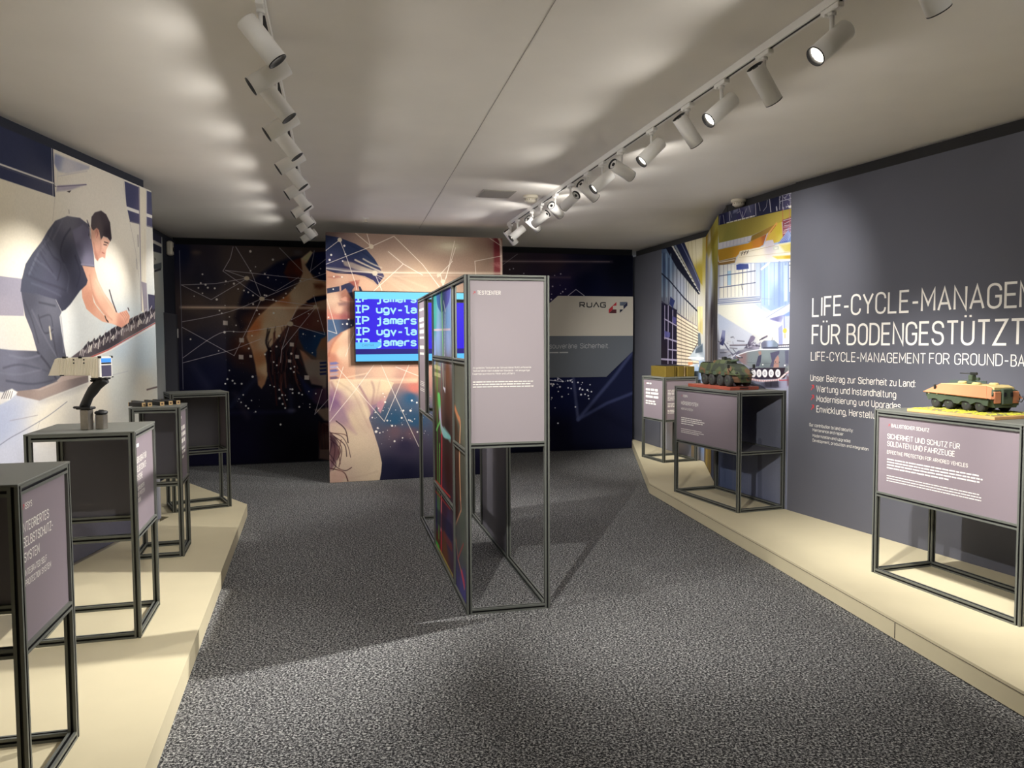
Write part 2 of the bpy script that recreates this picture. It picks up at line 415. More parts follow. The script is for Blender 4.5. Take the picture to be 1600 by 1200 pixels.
# ---------------------------------------------------------------- painter for the printed murals (fills an image on its own plane, in metres)
class Paint:
    def __init__(s, F, x0, x1, z0, z1, res, off=0.0):
        s.F, s.x0, s.x1, s.z0, s.z1, s.res, s.off = F, x0, x1, z0, z1, res, off
        s.W = int((x1 - x0) * res); s.H = int((z1 - z0) * res)
        s.a = np.zeros((s.H, s.W, 3), np.float32)
        s.sc, s.ox, s.oy = 1.0, 0.0, 0.0
    def view(s, sc, ox, oy): s.sc, s.ox, s.oy = sc, ox, oy
    def p(s, q):
        L = s.F.at(s.ox + q[0] / s.sc, s.oy + q[1] / s.sc, s.off)
        return ((L[0] - s.x0) * s.res, (L[1] - s.z0) * s.res)
    def pts(s, l): return np.array([s.p(q) for q in l], np.float64)
    def pxm(s, q):
        """image pixels per view pixel near q, across and up"""
        a = s.p(q); b = s.p((q[0] + 2, q[1])); c = s.p((q[0], q[1] + 2))
        return abs(b[0] - a[0]) / 2, abs(c[1] - a[1]) / 2
    def _col(s, c): return np.array(c, np.float32) / 255.0
    def anchors(s, l, power=3.0, region=None):
        P = np.array([s.p(q[0]) for q in l]); C = np.array([q[1] for q in l], np.float32) / 255.0
        y0, y1, x0, x1 = region or (0, s.H, 0, s.W)
        Y, X = np.mgrid[y0:y1, x0:x1].astype(np.float32)
        num = np.zeros(X.shape + (3,), np.float32); den = np.zeros(X.shape, np.float32)
        for (px, py), c in zip(P, C):
            w = 1.0 / ((X - px) ** 2 + (Y - py) ** 2 + 30.0) ** (power / 2)
            num += w[..., None] * c; den += w
        return num / den[..., None]
    def fill(s, l, power=3.0): s.a[:] = s.anchors(l, power)
    def smooth_pts(s, P, n=6, closed=True):
        N = len(P); out = []
        for i in range(N if closed else N - 1):
            p0, p1, p2, p3 = [P[(i + k) % N] if closed else P[min(max(i + k, 0), N - 1)] for k in (-1, 0, 1, 2)]
            for t in np.arange(n) / n:
                out.append(.5 * (2 * p1 + (p2 - p0) * t + (2 * p0 - 5 * p1 + 4 * p2 - p3) * t * t + (3 * p1 - p0 - 3 * p2 + p3) * t ** 3))
        if not closed: out.append(P[-1])
        return np.array(out)
    def _blend(s, y0, y1, x0, x1, cov, col):
        s.a[y0:y1, x0:x1] = s.a[y0:y1, x0:x1] * (1 - cov[..., None]) + col * cov[..., None]
    def poly(s, l, col, feather=1.0, a=1.0, smooth=False):
        P = s.pts(l)
        if smooth: P = s.smooth_pts(P)
        s.polyP(P, col, feather, a)
    def polyP(s, P, col, feather=1.0, a=1.0):
        m = feather + 2
        x0 = max(0, int(P[:, 0].min() - m)); x1 = min(s.W, int(P[:, 0].max() + m) + 1)
        y0 = max(0, int(P[:, 1].min() - m)); y1 = min(s.H, int(P[:, 1].max() + m) + 1)
        if x1 <= x0 or y1 <= y0: return
        Y, X = np.mgrid[y0:y1, x0:x1].astype(np.float32); X += .5; Y += .5
        ins = np.zeros(X.shape, bool); d2 = np.full(X.shape, 1e9, np.float32)
        for i in range(len(P)):
            ax, ay = P[i]; bx, by = P[(i + 1) % len(P)]
            if ay != by:
                c = ((ay > Y) != (by > Y)) & (X < (bx - ax) * (Y - ay) / (by - ay) + ax)
                ins ^= c
            dx, dy = bx - ax, by - ay; L = dx * dx + dy * dy + 1e-9
            t = np.clip(((X - ax) * dx + (Y - ay) * dy) / L, 0, 1)
            np.minimum(d2, (X - ax - t * dx) ** 2 + (Y - ay - t * dy) ** 2, out=d2)
        d = np.sqrt(d2) * np.where(ins, 1, -1)
        cov = np.clip(.5 + d / (feather + 1e-6), 0, 1) * a
        if isinstance(col, list): C = s.anchors(col, 3.0, (y0, y1, x0, x1))
        else: C = s._col(col)
        s._blend(y0, y1, x0, x1, cov.astype(np.float32), C)
    def line(s, l, w, col, a=1.0, feather=1.0, smooth=False):
        """w in view pixels"""
        P = s.pts(l); k = s.pxm(l[0]); wv = max(.8, w * (k[0] + k[1]) / 2)
        if smooth: P = s.smooth_pts(P, 6, False)
        m = wv + feather + 2
        x0 = max(0, int(P[:, 0].min() - m)); x1 = min(s.W, int(P[:, 0].max() + m) + 1)
        y0 = max(0, int(P[:, 1].min() - m)); y1 = min(s.H, int(P[:, 1].max() + m) + 1)
        if x1 <= x0 or y1 <= y0: return
        Y, X = np.mgrid[y0:y1, x0:x1].astype(np.float32); X += .5; Y += .5
        d2 = np.full(X.shape, 1e9, np.float32)
        for i in range(len(P) - 1):
            ax, ay = P[i]; bx, by = P[i + 1]
            dx, dy = bx - ax, by - ay; L = dx * dx + dy * dy + 1e-9
            t = np.clip(((X - ax) * dx + (Y - ay) * dy) / L, 0, 1)
            np.minimum(d2, (X - ax - t * dx) ** 2 + (Y - ay - t * dy) ** 2, out=d2)
        cov = np.clip(.5 + (wv / 2 - np.sqrt(d2)) / feather, 0, 1) * a
        s._blend(y0, y1, x0, x1, cov.astype(np.float32), s._col(col))
    def dot(s, q, r, col, a=1.0, soft=.5, sy=1.0):
        """round or elliptical dot, r in view pixels; soft=1 is a plain glow"""
        cx, cy = s.p(q); k = s.pxm(q); rx = max(.7, r * k[0]); ry = max(.7, r * sy * k[1])
        x0 = max(0, int(cx - rx - 2)); x1 = min(s.W, int(cx + rx + 3)); y0 = max(0, int(cy - ry - 2)); y1 = min(s.H, int(cy + ry + 3))
        if x1 <= x0 or y1 <= y0: return
        Y, X = np.mgrid[y0:y1, x0:x1].astype(np.float32); X += .5; Y += .5
        d = np.sqrt(((X - cx) / rx) ** 2 + ((Y - cy) / ry) ** 2)
        cov = np.clip((1 - d) / max(soft, 1.0 / max(rx, 1)), 0, 1)
        cov = cov * cov * (3 - 2 * cov) * a
        s._blend(y0, y1, x0, x1, cov.astype(np.float32), s._col(col))
    def dots(s, l, col=(235, 228, 215), a=.9):
        for q in l: s.dot(q[:2], q[2], col, a, .45)
    def grain(s, amp, cell, seed):
        r = np.random.RandomState(seed)
        g = r.rand(int(s.H / cell) + 3, int(s.W / cell) + 3).astype(np.float32)
        Y, X = np.mgrid[0:s.H, 0:s.W].astype(np.float32) / cell
        iy = Y.astype(int); ix = X.astype(int); fy = Y - iy; fx = X - ix
        n = (g[iy, ix] * (1 - fx) + g[iy, ix + 1] * fx) * (1 - fy) + (g[iy + 1, ix] * (1 - fx) + g[iy + 1, ix + 1] * fx) * fy
        s.a *= (1 + amp * (n - .5))[..., None]
    def material(s, name, gain=1.0, rough=.9, sat=1.0):
        """gain: print brightness, applied in linear light"""
        c = s.a
        if sat != 1.0: g_ = c.mean(2, keepdims=True); c = g_ + (c - g_) * sat
        c = np.clip(c, 0, 1)
        if gain != 1.0:
            l = np.where(c <= .04045, c / 12.92, ((c + .055) / 1.055) ** 2.4) * gain
            l = np.clip(l, 0, .9)
            c = np.where(l <= .0031308, l * 12.92, 1.055 * np.maximum(l, 1e-9) ** (1 / 2.4) - .055)
        im = bpy.data.images.new(name, s.W, s.H)
        buf = np.ones((s.H, s.W, 4), np.float32); buf[..., :3] = c
        im.pixels.foreach_set(buf.ravel()); im.update(); im.pack()
        m = bpy.data.materials.new(name); m.use_nodes = True
        nt = m.node_tree; b = nt.nodes['Principled BSDF']; b.inputs['Roughness'].default_value = rough; b.inputs['Specular IOR Level'].default_value = .05
        t = nt.nodes.new('ShaderNodeTexImage'); t.image = im; t.extension = 'EXTEND'
        nt.links.new(t.outputs['Color'], b.inputs['Base Color'])
        return m

def print_face(o, x0, x1, z0, z1, slot=1):
    """give the faces that look along local -y the printed material slot and flat coordinates"""
    me = o.data
    uv = me.uv_layers.new(name='print')
    for poly in me.polygons:
        if poly.normal.y < -.9: poly.material_index = slot
        for li in poly.loop_indices:
            co = me.vertices[me.loops[li].vertex_index].co
            uv.data[li].uv = ((co.x - x0) / (x1 - x0), (co.z - z0) / (z1 - z0))
# ---------------------------------------------------------------- the setting: floor, ceiling, walls, platforms
CEIL, TOP, PLAT = 2.88, 2.79, 0.11
F_LEFT = frame_between((-2.873, 2.5), (-2.914, 6.3))
F_FARLEFT = frame_between((-3.42, 5.8), (-4.212, 9.80))
F_BACK = frame_between((-3.607, 9.754), (1.75, 11.132))
F_CENTRE = frame_between((-2.028, 8.457), (-0.105, 9.048))
F_RFAR = frame_between((1.775, 11.36), (2.306, 9.18))
F_RRET = frame_between((2.306, 9.18), (2.03, 7.6))
F_RMUR = frame_between((2.03, 7.6), (2.345, 6.5))
F_RTXT = frame_between((2.345, 6.5), (4.46, 0.892))

def struct(name, mb, m, F=None, parent=None):
    o = mb.build(name, m, parent, F.loc() if F else (0, 0, 0), (0, 0, F.rot) if F else (0, 0, 0))
    if not parent: o['kind'] = 'structure'
    return o

struct('floor', MB().slab([(-4.6, -1.6), (5.2, -1.6), (5.2, 1), (2.2, 11.9), (-4.6, 10.2)], -.1, 0), M['carpet'])
ceiling = struct('ceiling', MB().slab([(-4.7, -1.7), (5.6, -1.7), (5.6, 1), (2.4, 12.0), (-4.7, 10.4)], CEIL, CEIL + .12), M['ceiling'])
a = at_z(868, 0, CEIL); b = at_z(655, 357, CEIL)
d = (b - a) / np.linalg.norm(b - a)
p0 = a - d * 4.0; p1 = b; n = np.array([-d[1], d[0], 0]) * .0014
struct('ceiling_joint', MB().slab([tuple((p0 + n)[:2]), tuple((p0 - n)[:2]), tuple((p1 - n)[:2]), tuple((p1 + n)[:2])], CEIL - .0015, CEIL + .001), M['seam'], None, ceiling)

def wall(name, F, x0, x1, m, top=TOP, back=None, y0=.012, gap=.06):
    o = struct(name, MB().box(x0, x1, y0, y0 + .05, 0, top), m, F)
    struct('backing_board', MB().box(x0 - .02, x1 + .02, y0 + gap, y0 + gap + .05, 0, CEIL), back or M['backwall'], None, o)
    return o
LW = 3.80
wall('wall_left', F_LEFT, -4.0, LW, M['creamwall'], back=M['darkwall'])
wall_fl = wall('wall_far_left', F_FARLEFT, 0, 4.08, M['darkwall'], top=2.84)
BW = 5.53
wall('wall_back', F_BACK, -.60, BW, M['darkwall'], back=mat('black_shell', (16, 17, 22), .9))
RFW, RRW, RMW, RTW = 2.243, 1.604, 1.144, 5.99
wall('wall_far_right', F_RFAR, 0, RFW, M['slate'], y0=.010)
wall('wall_right', F_RTXT, .002, RTW, M['slate'], y0=0.0)
struct('wall_right_return', MB().box(.01, RRW - .01, .012, .062, 0, TOP), M['slate'], F_RRET)
struct('wall_right_mural', MB().box(.01, RMW, .012, .062, 0, TOP), M['slate'], F_RMUR)
o = MB()
o.box(.0, RMW, .08, .12, 0, CEIL)
struct('wall_right_backing', o, M['backwall'], F_RMUR)
struct('wall_right_return_backing', MB().box(.1, RRW, .08, .12, 0, CEIL), M['backwall'], F_RRET)
struct('wall_front', MB().box(-3.2, 5.0, -1.62, -1.5, 0, CEIL), M['creamwall'])

# raised platforms along both sides
PL = [(-.455, -.5), (-2.387, 6.838), (-3.351, 7.902), (-3.74, 8.32), (-3.5, 6.5), (-2.87, 6.35), (-2.865, -.5)]
PR = [(1.772, 11.40), (1.398, 7.776), (1.777, 5.278), (2.093, 3.077), (2.61, -.5), (4.98, -.5), (2.345, 6.50), (2.03, 7.6), (2.300, 9.16)]
def platform(name, label, poly, edge):
    t = struct(name, MB().slab(poly, .006, PLAT), M['platform'])
    mb = MB()
    for (ax, ay), (bx, by) in edge:           # narrow shadow joint just below the top sheet
        dx, dy = bx - ax, by - ay; l = math.hypot(dx, dy); nx, ny = -dy / l * .0012, dx / l * .0012
        mb.loft([[(ax + nx, ay + ny, PLAT - .016), (ax - nx, ay - ny, PLAT - .016), (ax - nx, ay - ny, PLAT - .013), (ax + nx, ay + ny, PLAT - .013)],
                 [(bx + nx, by + ny, PLAT - .016), (bx - nx, by - ny, PLAT - .016), (bx - nx, by - ny, PLAT - .013), (bx + nx, by + ny, PLAT - .013)]])
    struct('edge_joint', mb, M['platform_edge'], None, t)
    return t
pl = platform('trim_1', '', PL, [])
pr = platform('trim_2', '', PR, [((1.398, 7.776), (1.777, 5.278)), ((1.777, 5.278), (2.093, 3.077)), ((2.093, 3.077), (2.61, -.5))])
mb = MB()
q = at_z(1381, 985, .0); mb.box(-.001, .001, -.004, .004, .01, PLAT - .018)
struct('panel_joint', mb, M['platform_edge'], None, pr).location = (1.975, 3.90, 0)

# concealed door in the far left wall, with its latch, and the little wall sensor above it
dx0 = F_FARLEFT.at(257.5, 560)[0]; dx1 = F_FARLEFT.at(277.5, 560)[0]; dzt = F_FARLEFT.at(267, 490)[1]
door = struct('door_1', MB().box(dx0, dx1, -.012, .0115, .02, dzt), mat('dark_door', (66, 67, 74), .7), F_FARLEFT)
lx = F_FARLEFT.at(277, 520)[0]; z0 = F_FARLEFT.at(279, 528)[1]; z1 = F_FARLEFT.at(279, 514)[1]
tag(struct('latch_plate', MB().bevbox(lx - .06, lx - .025, -.02, -.012, z0, z1, .002), M['lampwhite'], None, door), 'pale metal latch plate')
sx, szz = F_FARLEFT.at(262.5, 388)
w = F_FARLEFT.world(sx, 0, szz)
sens = thing('motion_sensor', 'small white motion sensor high on the dark wall beside the back corner', 'sensor', w, F_FARLEFT.rot)
MB().bevbox(-.055, .055, -.055, .0105, -.085, .085, .015).build('housing', M['detector'], sens)
MB().lathe([(.001, -.008), (.02, -.006), (.028, 0), (.001, .001)], 16, 'y', (.02, -.056, -.01)).build('lens', M['black'], sens)

# small fittings on the ceiling
def detector(label, px, py, r=.06):
    P = at_z(px, py, CEIL)
    t = thing('smoke_detector', label, 'smoke detector', (P[0], P[1], CEIL), 0)
    MB().lathe([(r * 1.15, 0), (r * 1.15, -.02), (r * 1.0, -.026)], 28).build('base', M['detector'], t)
    MB().lathe([(r * .92, -.026), (r * .92, -.05), (r * .55, -.066), (.001, -.068)], 28).build('head', M['detector'], t)
    mb = MB()
    for k in range(8):
        a = math.pi / 4 * k
        v = [(math.cos(a + s) * r * .93, math.sin(a + s) * r * .93, zz) for zz in (-.045, -.034) for s in (-.25, .25)]
        mb.add(v, [(0, 1, 3, 2), (2, 3, 1, 0)])
    MB.build(mb, 'vent_slot', M['dark_ink'], t)
    return t
detector('round cream smoke detector on the ceiling beside the right hand lamp track', 829, 306)
detector('round cream smoke detector on the ceiling in front of the hangar mural', 1154, 312)
P = at_z(572, 341, CEIL)
t = thing('sprinkler_head', 'tiny ceiling sprinkler head above the freestanding mural panel', 'sprinkler', (P[0], P[1], CEIL))
MB().lathe([(.035, 0), (.03, -.006), (.012, -.01)], 16).build('rosette', M['lampwhite'], t)
MB().lathe([(.01, -.01), (.01, -.03), (.022, -.034), (.022, -.038), (.001, -.038)], 12).build('nozzle', M['detector'], t)
V = [at_z(x, y, CEIL)[:2] for x, y in ((742, 307), (756, 296.5), (806, 298), (796, 309))]
cx = sum(p[0] for p in V) / 4; cy = sum(p[1] for p in V) / 4
t = thing('ceiling_vent', 'flat square grey vent plate set into the ceiling', 'vent', (cx, cy, CEIL), math.radians(-77))
MB().box(-.17, .17, -.15, .15, -.006, -.0005).build('frame', mat('vent_frame', (170, 164, 154), .7), t)
mb = MB()
for k in range(13): mb.box(-.15 + k * .0235, -.135 + k * .0235, -.13, .13, -.009, -.006)
mb.build('slats', M['vent'], t)
for i, (px, py) in enumerate(((715, 300), (741, 341))):
    pass
# ---------------------------------------------------------------- left mural: technician kneeling on an aircraft
P = Paint(F_LEFT, 0.0, LW, PLAT, TOP, 300)
P.view(4, 0, 160)
P.fill([((0, 600), (214, 204, 182)), ((200, 700), (216, 207, 188)), ((600, 700), (226, 218, 204)), ((760, 1000), (236, 228, 212)),
        ((200, 1400), (196, 188, 176)), ((500, 1500), (196, 198, 196)), ((760, 1500), (182, 194, 202)), ((900, 1560), (190, 203, 210)),
        ((760, 1750), (206, 208, 202)), ((900, 1800), (214, 210, 196)), ((600, 1850), (216, 208, 192)), ((300, 1950), (214, 206, 190)),
        ((40, 2200), (176, 178, 192)), ((300, 2300), (198, 196, 194)), ((0, 2050), (160, 166, 186)), ((500, 2600), (150, 150, 166)), ((800, 2650), (120, 122, 142)), ((-900, 1600), (205, 198, 182))])
P.poly([(-1600, -700), (320, 170), (345, 590), (-1600, -60)], [((0, 300), (54, 58, 82)), ((300, 560), (70, 72, 90)), ((300, 300), (48, 52, 74))])
P.line([(-1400, -190), (0, 386), (352, 512)], 16, (206, 200, 190))
P.line([(-1400, -170), (0, 400), (352, 526)], 7, (86, 84, 96))
P.line([(322, 280), (332, 590)], 4, (180, 176, 176)); P.line([(330, 285), (342, 588)], 5, (44, 46, 62)); P.line([(-300, -40), (-270, 400)], 6, (170, 168, 170))
P.line([(344, 590), (330, 740)], 3, (160, 150, 140), .6)
# aircraft fin and its shading
P.poly([(342, 320), (560, 400), (556, 416), (420, 446), (362, 430), (338, 380)], [((350, 340), (136, 140, 164)), ((550, 405), (176, 174, 184)), ((420, 430), (196, 192, 194))], 5)
P.poly([(356, 520), (540, 512), (440, 548), (352, 558)], (168, 160, 170), 4)
P.line([(358, 526), (540, 514)], 5, (120, 112, 130)); P.line([(360, 462), (545, 430)], 4, (190, 184, 184), .7)
P.line([(362, 430), (356, 520)], 6, (206, 200, 192)); P.poly([(416, 556), (446, 550), (434, 564)], (60, 54, 56))
P.line([(431, 672), (432, 694)], 4, (120, 110, 100)); P.line([(770, 490), (800, 690), (842, 900), (868, 1090), (884, 1290)], 4, (190, 182, 172), .7, smooth=True)
# hangar windows to the right of the fin
P.poly([(778, 492), (958, 568), (958, 778), (812, 742), (790, 640)], [((800, 560), (72, 74, 104)), ((900, 700), (92, 90, 118)), ((950, 600), (84, 86, 112))])
P.line([(797, 662), (958, 718)], 14, (226, 222, 216)); P.line([(812, 744), (958, 782)], 4, (120, 116, 130))
P.poly([(872, 530), (914, 548), (914, 1320), (884, 1310)], (226, 218, 200)); P.line([(868, 530), (884, 1300)], 7, (140, 134, 146)); P.line([(916, 550), (916, 780)], 4, (214, 210, 206))
P.line([(905, 790), (906, 1300)], 3, (206, 196, 180)); P.line([(862, 830), (864, 900)], 5, (110, 104, 110)); P.line([(852, 980), (856, 1040)], 6, (170, 165, 165), .7)
P.poly([(884, 1120), (916, 1130), (924, 1310), (900, 1312)], (150, 142, 152)); P.poly([(924, 1198), (972, 1206), (972, 1290), (930, 1312)], (70, 68, 88))
# floor band and shadows behind the man
P.poly([(-1600, 900), (0, 1085), (138, 1102), (150, 1335), (-1600, 1300)], [((0, 1090), (132, 128, 140)), ((0, 1320), (142, 136, 146)), ((-900, 1200), (126, 122, 136))])
# fuselage panel lines
P.line([(-40, 2170), (60, 2100), (150, 2050), (300, 1960), (420, 1870)], 5, (112, 112, 124), .8, smooth=True)
P.line([(60, 1990), (140, 1975), (235, 1955)], 4, (140, 132, 130), .7); P.line([(250, 1990), (235, 2040)], 3, (140, 132, 130), .6)
P.line([(500, 1760), (640, 1720), (800, 1680)], 4, (176, 178, 184), .6); P.line([(918, 1796), (984, 1778)], 7, (120, 106, 104))
P.poly([(-200, 1900), (120, 1850), (250, 1845), (200, 1900), (-100, 2060)], (150, 156, 178), 60, .6)
# wiring harness along the wing edge
P.poly([(420, 1612), (500, 1552), (560, 1500), (620, 1476), (690, 1420), (780, 1366), (900, 1312), (972, 1292), (972, 1372), (800, 1470), (680, 1540), (560, 1592), (470, 1602)],
       [((500, 1570), (84, 76, 80)), ((700, 1440), (60, 54, 60)), ((940, 1320), (78, 72, 80)), ((800, 1440), (96, 86, 86))], 2)
rr = random.Random(3)
for k in range(46):
    t = k / 45.0; x = 500 + 465 * t; y = 1585 - 240 * t
    P.line([(x, y + rr.uniform(-14, 10)), (x + rr.uniform(2, 10), y + rr.uniform(-46, -18))], rr.uniform(4, 9), rr.choice([(206, 198, 190), (180, 170, 168), (140, 130, 132), (226, 218, 206)]), .85)
for k in range(13):
    t = k / 12.0; x = 515 + 430 * t; y = 1550 - 225 * t
    P.line([(x, y), (x - 8, y - 28), (x + 4, y - 52)], 5, (196, 190, 186), .8); P.line([(x + 14, y - 18), (x + 40, y - 50)], 12, (44, 40, 46), .8)
P.line([(560, 1596), (680, 1545), (800, 1476), (972, 1378)], 5, (168, 74, 66)); P.line([(600, 1588), (700, 1545), (972, 1392)], 4, (226, 216, 206))
# kneeling pad
P.poly([(100, 1785), (400, 1712), (552, 1708), (552, 1748), (440, 1790), (246, 1864), (104, 1832)], [((120, 1800), (132, 116, 110)), ((300, 1830), (146, 130, 122)), ((530, 1730), (112, 100, 98))], 2)
P.poly([(100, 1784), (160, 1756), (420, 1700), (552, 1706), (400, 1740), (250, 1800)], [((160, 1780), (160, 146, 138)), ((500, 1712), (150, 134, 126))], 2)
P.poly([(215, 1772), (270, 1762), (280, 1776), (225, 1790)], (168, 116, 104), 6, .7)
P.poly([(248, 1866), (552, 1750), (545, 1775), (300, 1870)], (120, 116, 122), 16, .45)
# trousers
trou = [(130, 1165), (230, 1195), (345, 1225), (385, 1310), (372, 1340), (384, 1430), (404, 1540), (418, 1610), (404, 1690), (352, 1742), (330, 1742), (360, 1742), (240, 1790), (100, 1806), (30, 1812), (-60, 1800), (-200, 1790), (-200, 1530), (0, 1540), (70, 1548), (232, 1554), (200, 1440), (156, 1330)]
P.poly(trou, [((170, 1220), (70, 70, 80)), ((330, 1280), (92, 92, 102)), ((250, 1400), (84, 84, 94)), ((390, 1560), (66, 66, 76)), ((340, 1660), (74, 74, 82)), ((60, 1620), (104, 104, 118)), ((200, 1680), (92, 92, 104)), ((0, 1750), (96, 96, 108)), ((230, 1560), (78, 78, 88))], 2)
for q, w_, c_, a_ in (([(245, 1250), (300, 1262), (345, 1272)], 8, (56, 56, 64), .8), ([(240, 1330), (270, 1430), (300, 1440), (330, 1420)], 6, (52, 52, 60), .8), ([(250, 1345), (312, 1330), (330, 1400)], 6, (58, 58, 66), .8),
                      ([(310, 1405), (314, 1440), (320, 1478)], 9, (206, 196, 170), .95), ([(200, 1300), (300, 1500), (390, 1640)], 10, (104, 104, 114), .5), ([(330, 1450), (350, 1560), (380, 1650)], 9, (52, 52, 60), .7),
                      ([(380, 1340), (392, 1450), (398, 1560)], 8, (108, 108, 118), .6), ([(235, 1560), (300, 1640), (350, 1725)], 10, (50, 50, 58), .8), ([(20, 1660), (140, 1640), (330, 1690)], 8, (66, 66, 76), .7),
                      ([(60, 1580), (160, 1600), (250, 1580)], 9, (120, 120, 134), .5), ([(150, 1240), (200, 1360), (240, 1500)], 9, (58, 58, 66), .6), ([(40, 1740), (200, 1760), (340, 1736)], 8, (60, 60, 70), .7), ([(0, 1690), (120, 1700), (260, 1670)], 7, (118, 118, 130), .4)):
    P.line(q, w_, c_, a_, 4, True)
P.poly([(-120, 1800), (20, 1812), (75, 1790), (110, 1812), (60, 1860), (-20, 1900), (-120, 1900)], [((0, 1850), (196, 192, 188)), ((80, 1815), (224, 218, 210)), ((-60, 1880), (90, 88, 92))], 3)
for k in range(5): P.line([(30 + k * 12, 1806), (10 + k * 14, 1850)], 5, (70, 66, 70), .8)
# arms and hands
skin = [((540, 1060), (206, 158, 134)), ((620, 1160), (228, 184, 158)), ((560, 1240), (196, 140, 116)), ((700, 1340), (226, 180, 154)), ((780, 1330), (220, 166, 142)), ((760, 1390), (196, 138, 118)), ((640, 1370), (206, 156, 132))]
P.poly([(515, 1020), (590, 1025), (612, 1110), (650, 1190), (702, 1262), (738, 1318), (792, 1298), (812, 1336), (806, 1376), (760, 1408), (702, 1384), (640, 1370), (588, 1334), (540, 1290), (514, 1220), (508, 1130)], skin, 2)
P.poly([(576, 1200), (600, 1262), (650, 1326), (668, 1352), (612, 1288), (586, 1250)], (206, 198, 184), 2)
P.line([(560, 1080), (580, 1190), (640, 1300), (700, 1360)], 8, (186, 128, 106), .5, 5, True); P.line([(600, 1110), (660, 1220), (724, 1310)], 9, (240, 204, 180), .6, 5, True)
P.line([(656, 1336), (664, 1358), (676, 1372)], 7, (52, 44, 46)); P.line([(684, 1174), (702, 1240), (727, 1308)], 8, (64, 54, 60)); P.line([(800, 1286), (806, 1300)], 7, (70, 56, 60))
for k in range(4): P.line([(752 + k * 12, 1316 - k * 3), (775 + k * 9, 1345 - k * 6), (786 + k * 6, 1372 - k * 8)], 5, (176, 118, 100), .7, 3)
# polo shirt
P.poly([(135, 1112), (160, 1010), (205, 940), (260, 870), (300, 800), (345, 740), (420, 710), (500, 722), (556, 765), (572, 850), (586, 960), (590, 1030), (514, 1020), (548, 1112), (540, 1140), (500, 1178), (440, 1262), (408, 1296), (386, 1306), (350, 1232), (230, 1198), (128, 1182)],
       [((430, 730), (104, 102, 112)), ((300, 850), (80, 80, 92)), ((180, 1050), (66, 68, 80)), ((430, 1000), (66, 66, 80)), ((350, 1150), (72, 72, 86)), ((480, 1120), (58, 58, 72)), ((540, 800), (92, 90, 104)), ((400, 1260), (56, 56, 68))], 2)
P.poly([(452, 800), (520, 762), (562, 800), (586, 960), (588, 1022), (512, 1016), (478, 920)], [((480, 820), (112, 108, 126)), ((560, 840), (100, 96, 114)), ((540, 1000), (126, 122, 142)), ((490, 930), (86, 84, 100))], 4)
P.line([(508, 1012), (588, 1020)], 8, (140, 136, 154), .8); P.line([(545, 740), (562, 790), (556, 830)], 7, (56, 54, 66), .9, 3, True); P.line([(558, 780), (566, 850)], 5, (214, 196, 180), .8)
for q, w_, c_, a_ in (([(440, 790), (400, 850), (378, 940), (400, 1000)], 6, (52, 52, 64), .8), ([(330, 790), (300, 860), (240, 940), (180, 1080)], 9, (106, 106, 118), .5), ([(290, 880), (330, 960), (380, 1010), (360, 1110)], 8, (54, 54, 66), .7),
                      ([(220, 980), (300, 1040), (350, 1100)], 9, (98, 98, 112), .4), ([(170, 1080), (260, 1120), (350, 1150), (420, 1180)], 9, (52, 52, 64), .6), ([(250, 930), (290, 1000), (330, 1060)], 7, (54, 54, 66), .6),
                      ([(470, 960), (500, 1060), (480, 1150)], 9, (48, 48, 62), .7), ([(200, 1130), (300, 1170), (380, 1210)], 7, (94, 94, 108), .45), ([(390, 740), (360, 800), (330, 860)], 8, (116, 114, 126), .5), ([(400, 1010), (430, 1090), (420, 1180)], 9, (86, 86, 100), .45)):
    P.line(q, w_, c_, a_, 5, True)
for k in range(9): P.line([(300 - 15 * k, 830 + 26 * k), (330 - 15 * k, 870 + 26 * k)], 4, (58, 58, 70), .6, 3)
# head
P.poly([(568, 770), (600, 770), (640, 840), (664, 842), (688, 866), (676, 896), (664, 922), (657, 976), (640, 966), (622, 974), (608, 992), (594, 972), (582, 920), (570, 850)],
       [((580, 830), (206, 160, 138)), ((600, 900), (214, 164, 142)), ((650, 880), (226, 180, 158)), ((630, 950), (206, 154, 134)), ((600, 970), (186, 132, 114))], 2)
P.poly([(568, 772), (572, 716), (592, 688), (632, 676), (664, 700), (688, 750), (698, 850), (690, 870), (672, 846), (646, 836), (630, 860), (622, 812), (604, 784), (584, 800), (574, 790)],
       [((590, 710), (84, 76, 80)), ((650, 710), (74, 66, 72)), ((680, 830), (58, 50, 56)), ((610, 780), (90, 80, 82))], 2, smooth=False)
P.poly([(592, 800), (606, 784), (620, 800), (618, 836), (604, 862), (594, 844)], [((600, 800), (196, 140, 122)), ((610, 840), (222, 168, 148))], 2); P.line([(604, 800), (612, 822), (604, 846)], 4, (160, 104, 90), .8)
P.line([(652, 872), (676, 880)], 5, (74, 58, 58), .9); P.line([(648, 888), (666, 892)], 5, (90, 64, 62), .8); P.line([(638, 938), (652, 944)], 5, (160, 96, 88), .8); P.line([(586, 880), (600, 950), (612, 985)], 8, (170, 116, 98), .5, 5, True)
P.line([(624, 850), (630, 900), (618, 960)], 9, (190, 138, 120), .5, 6, True)
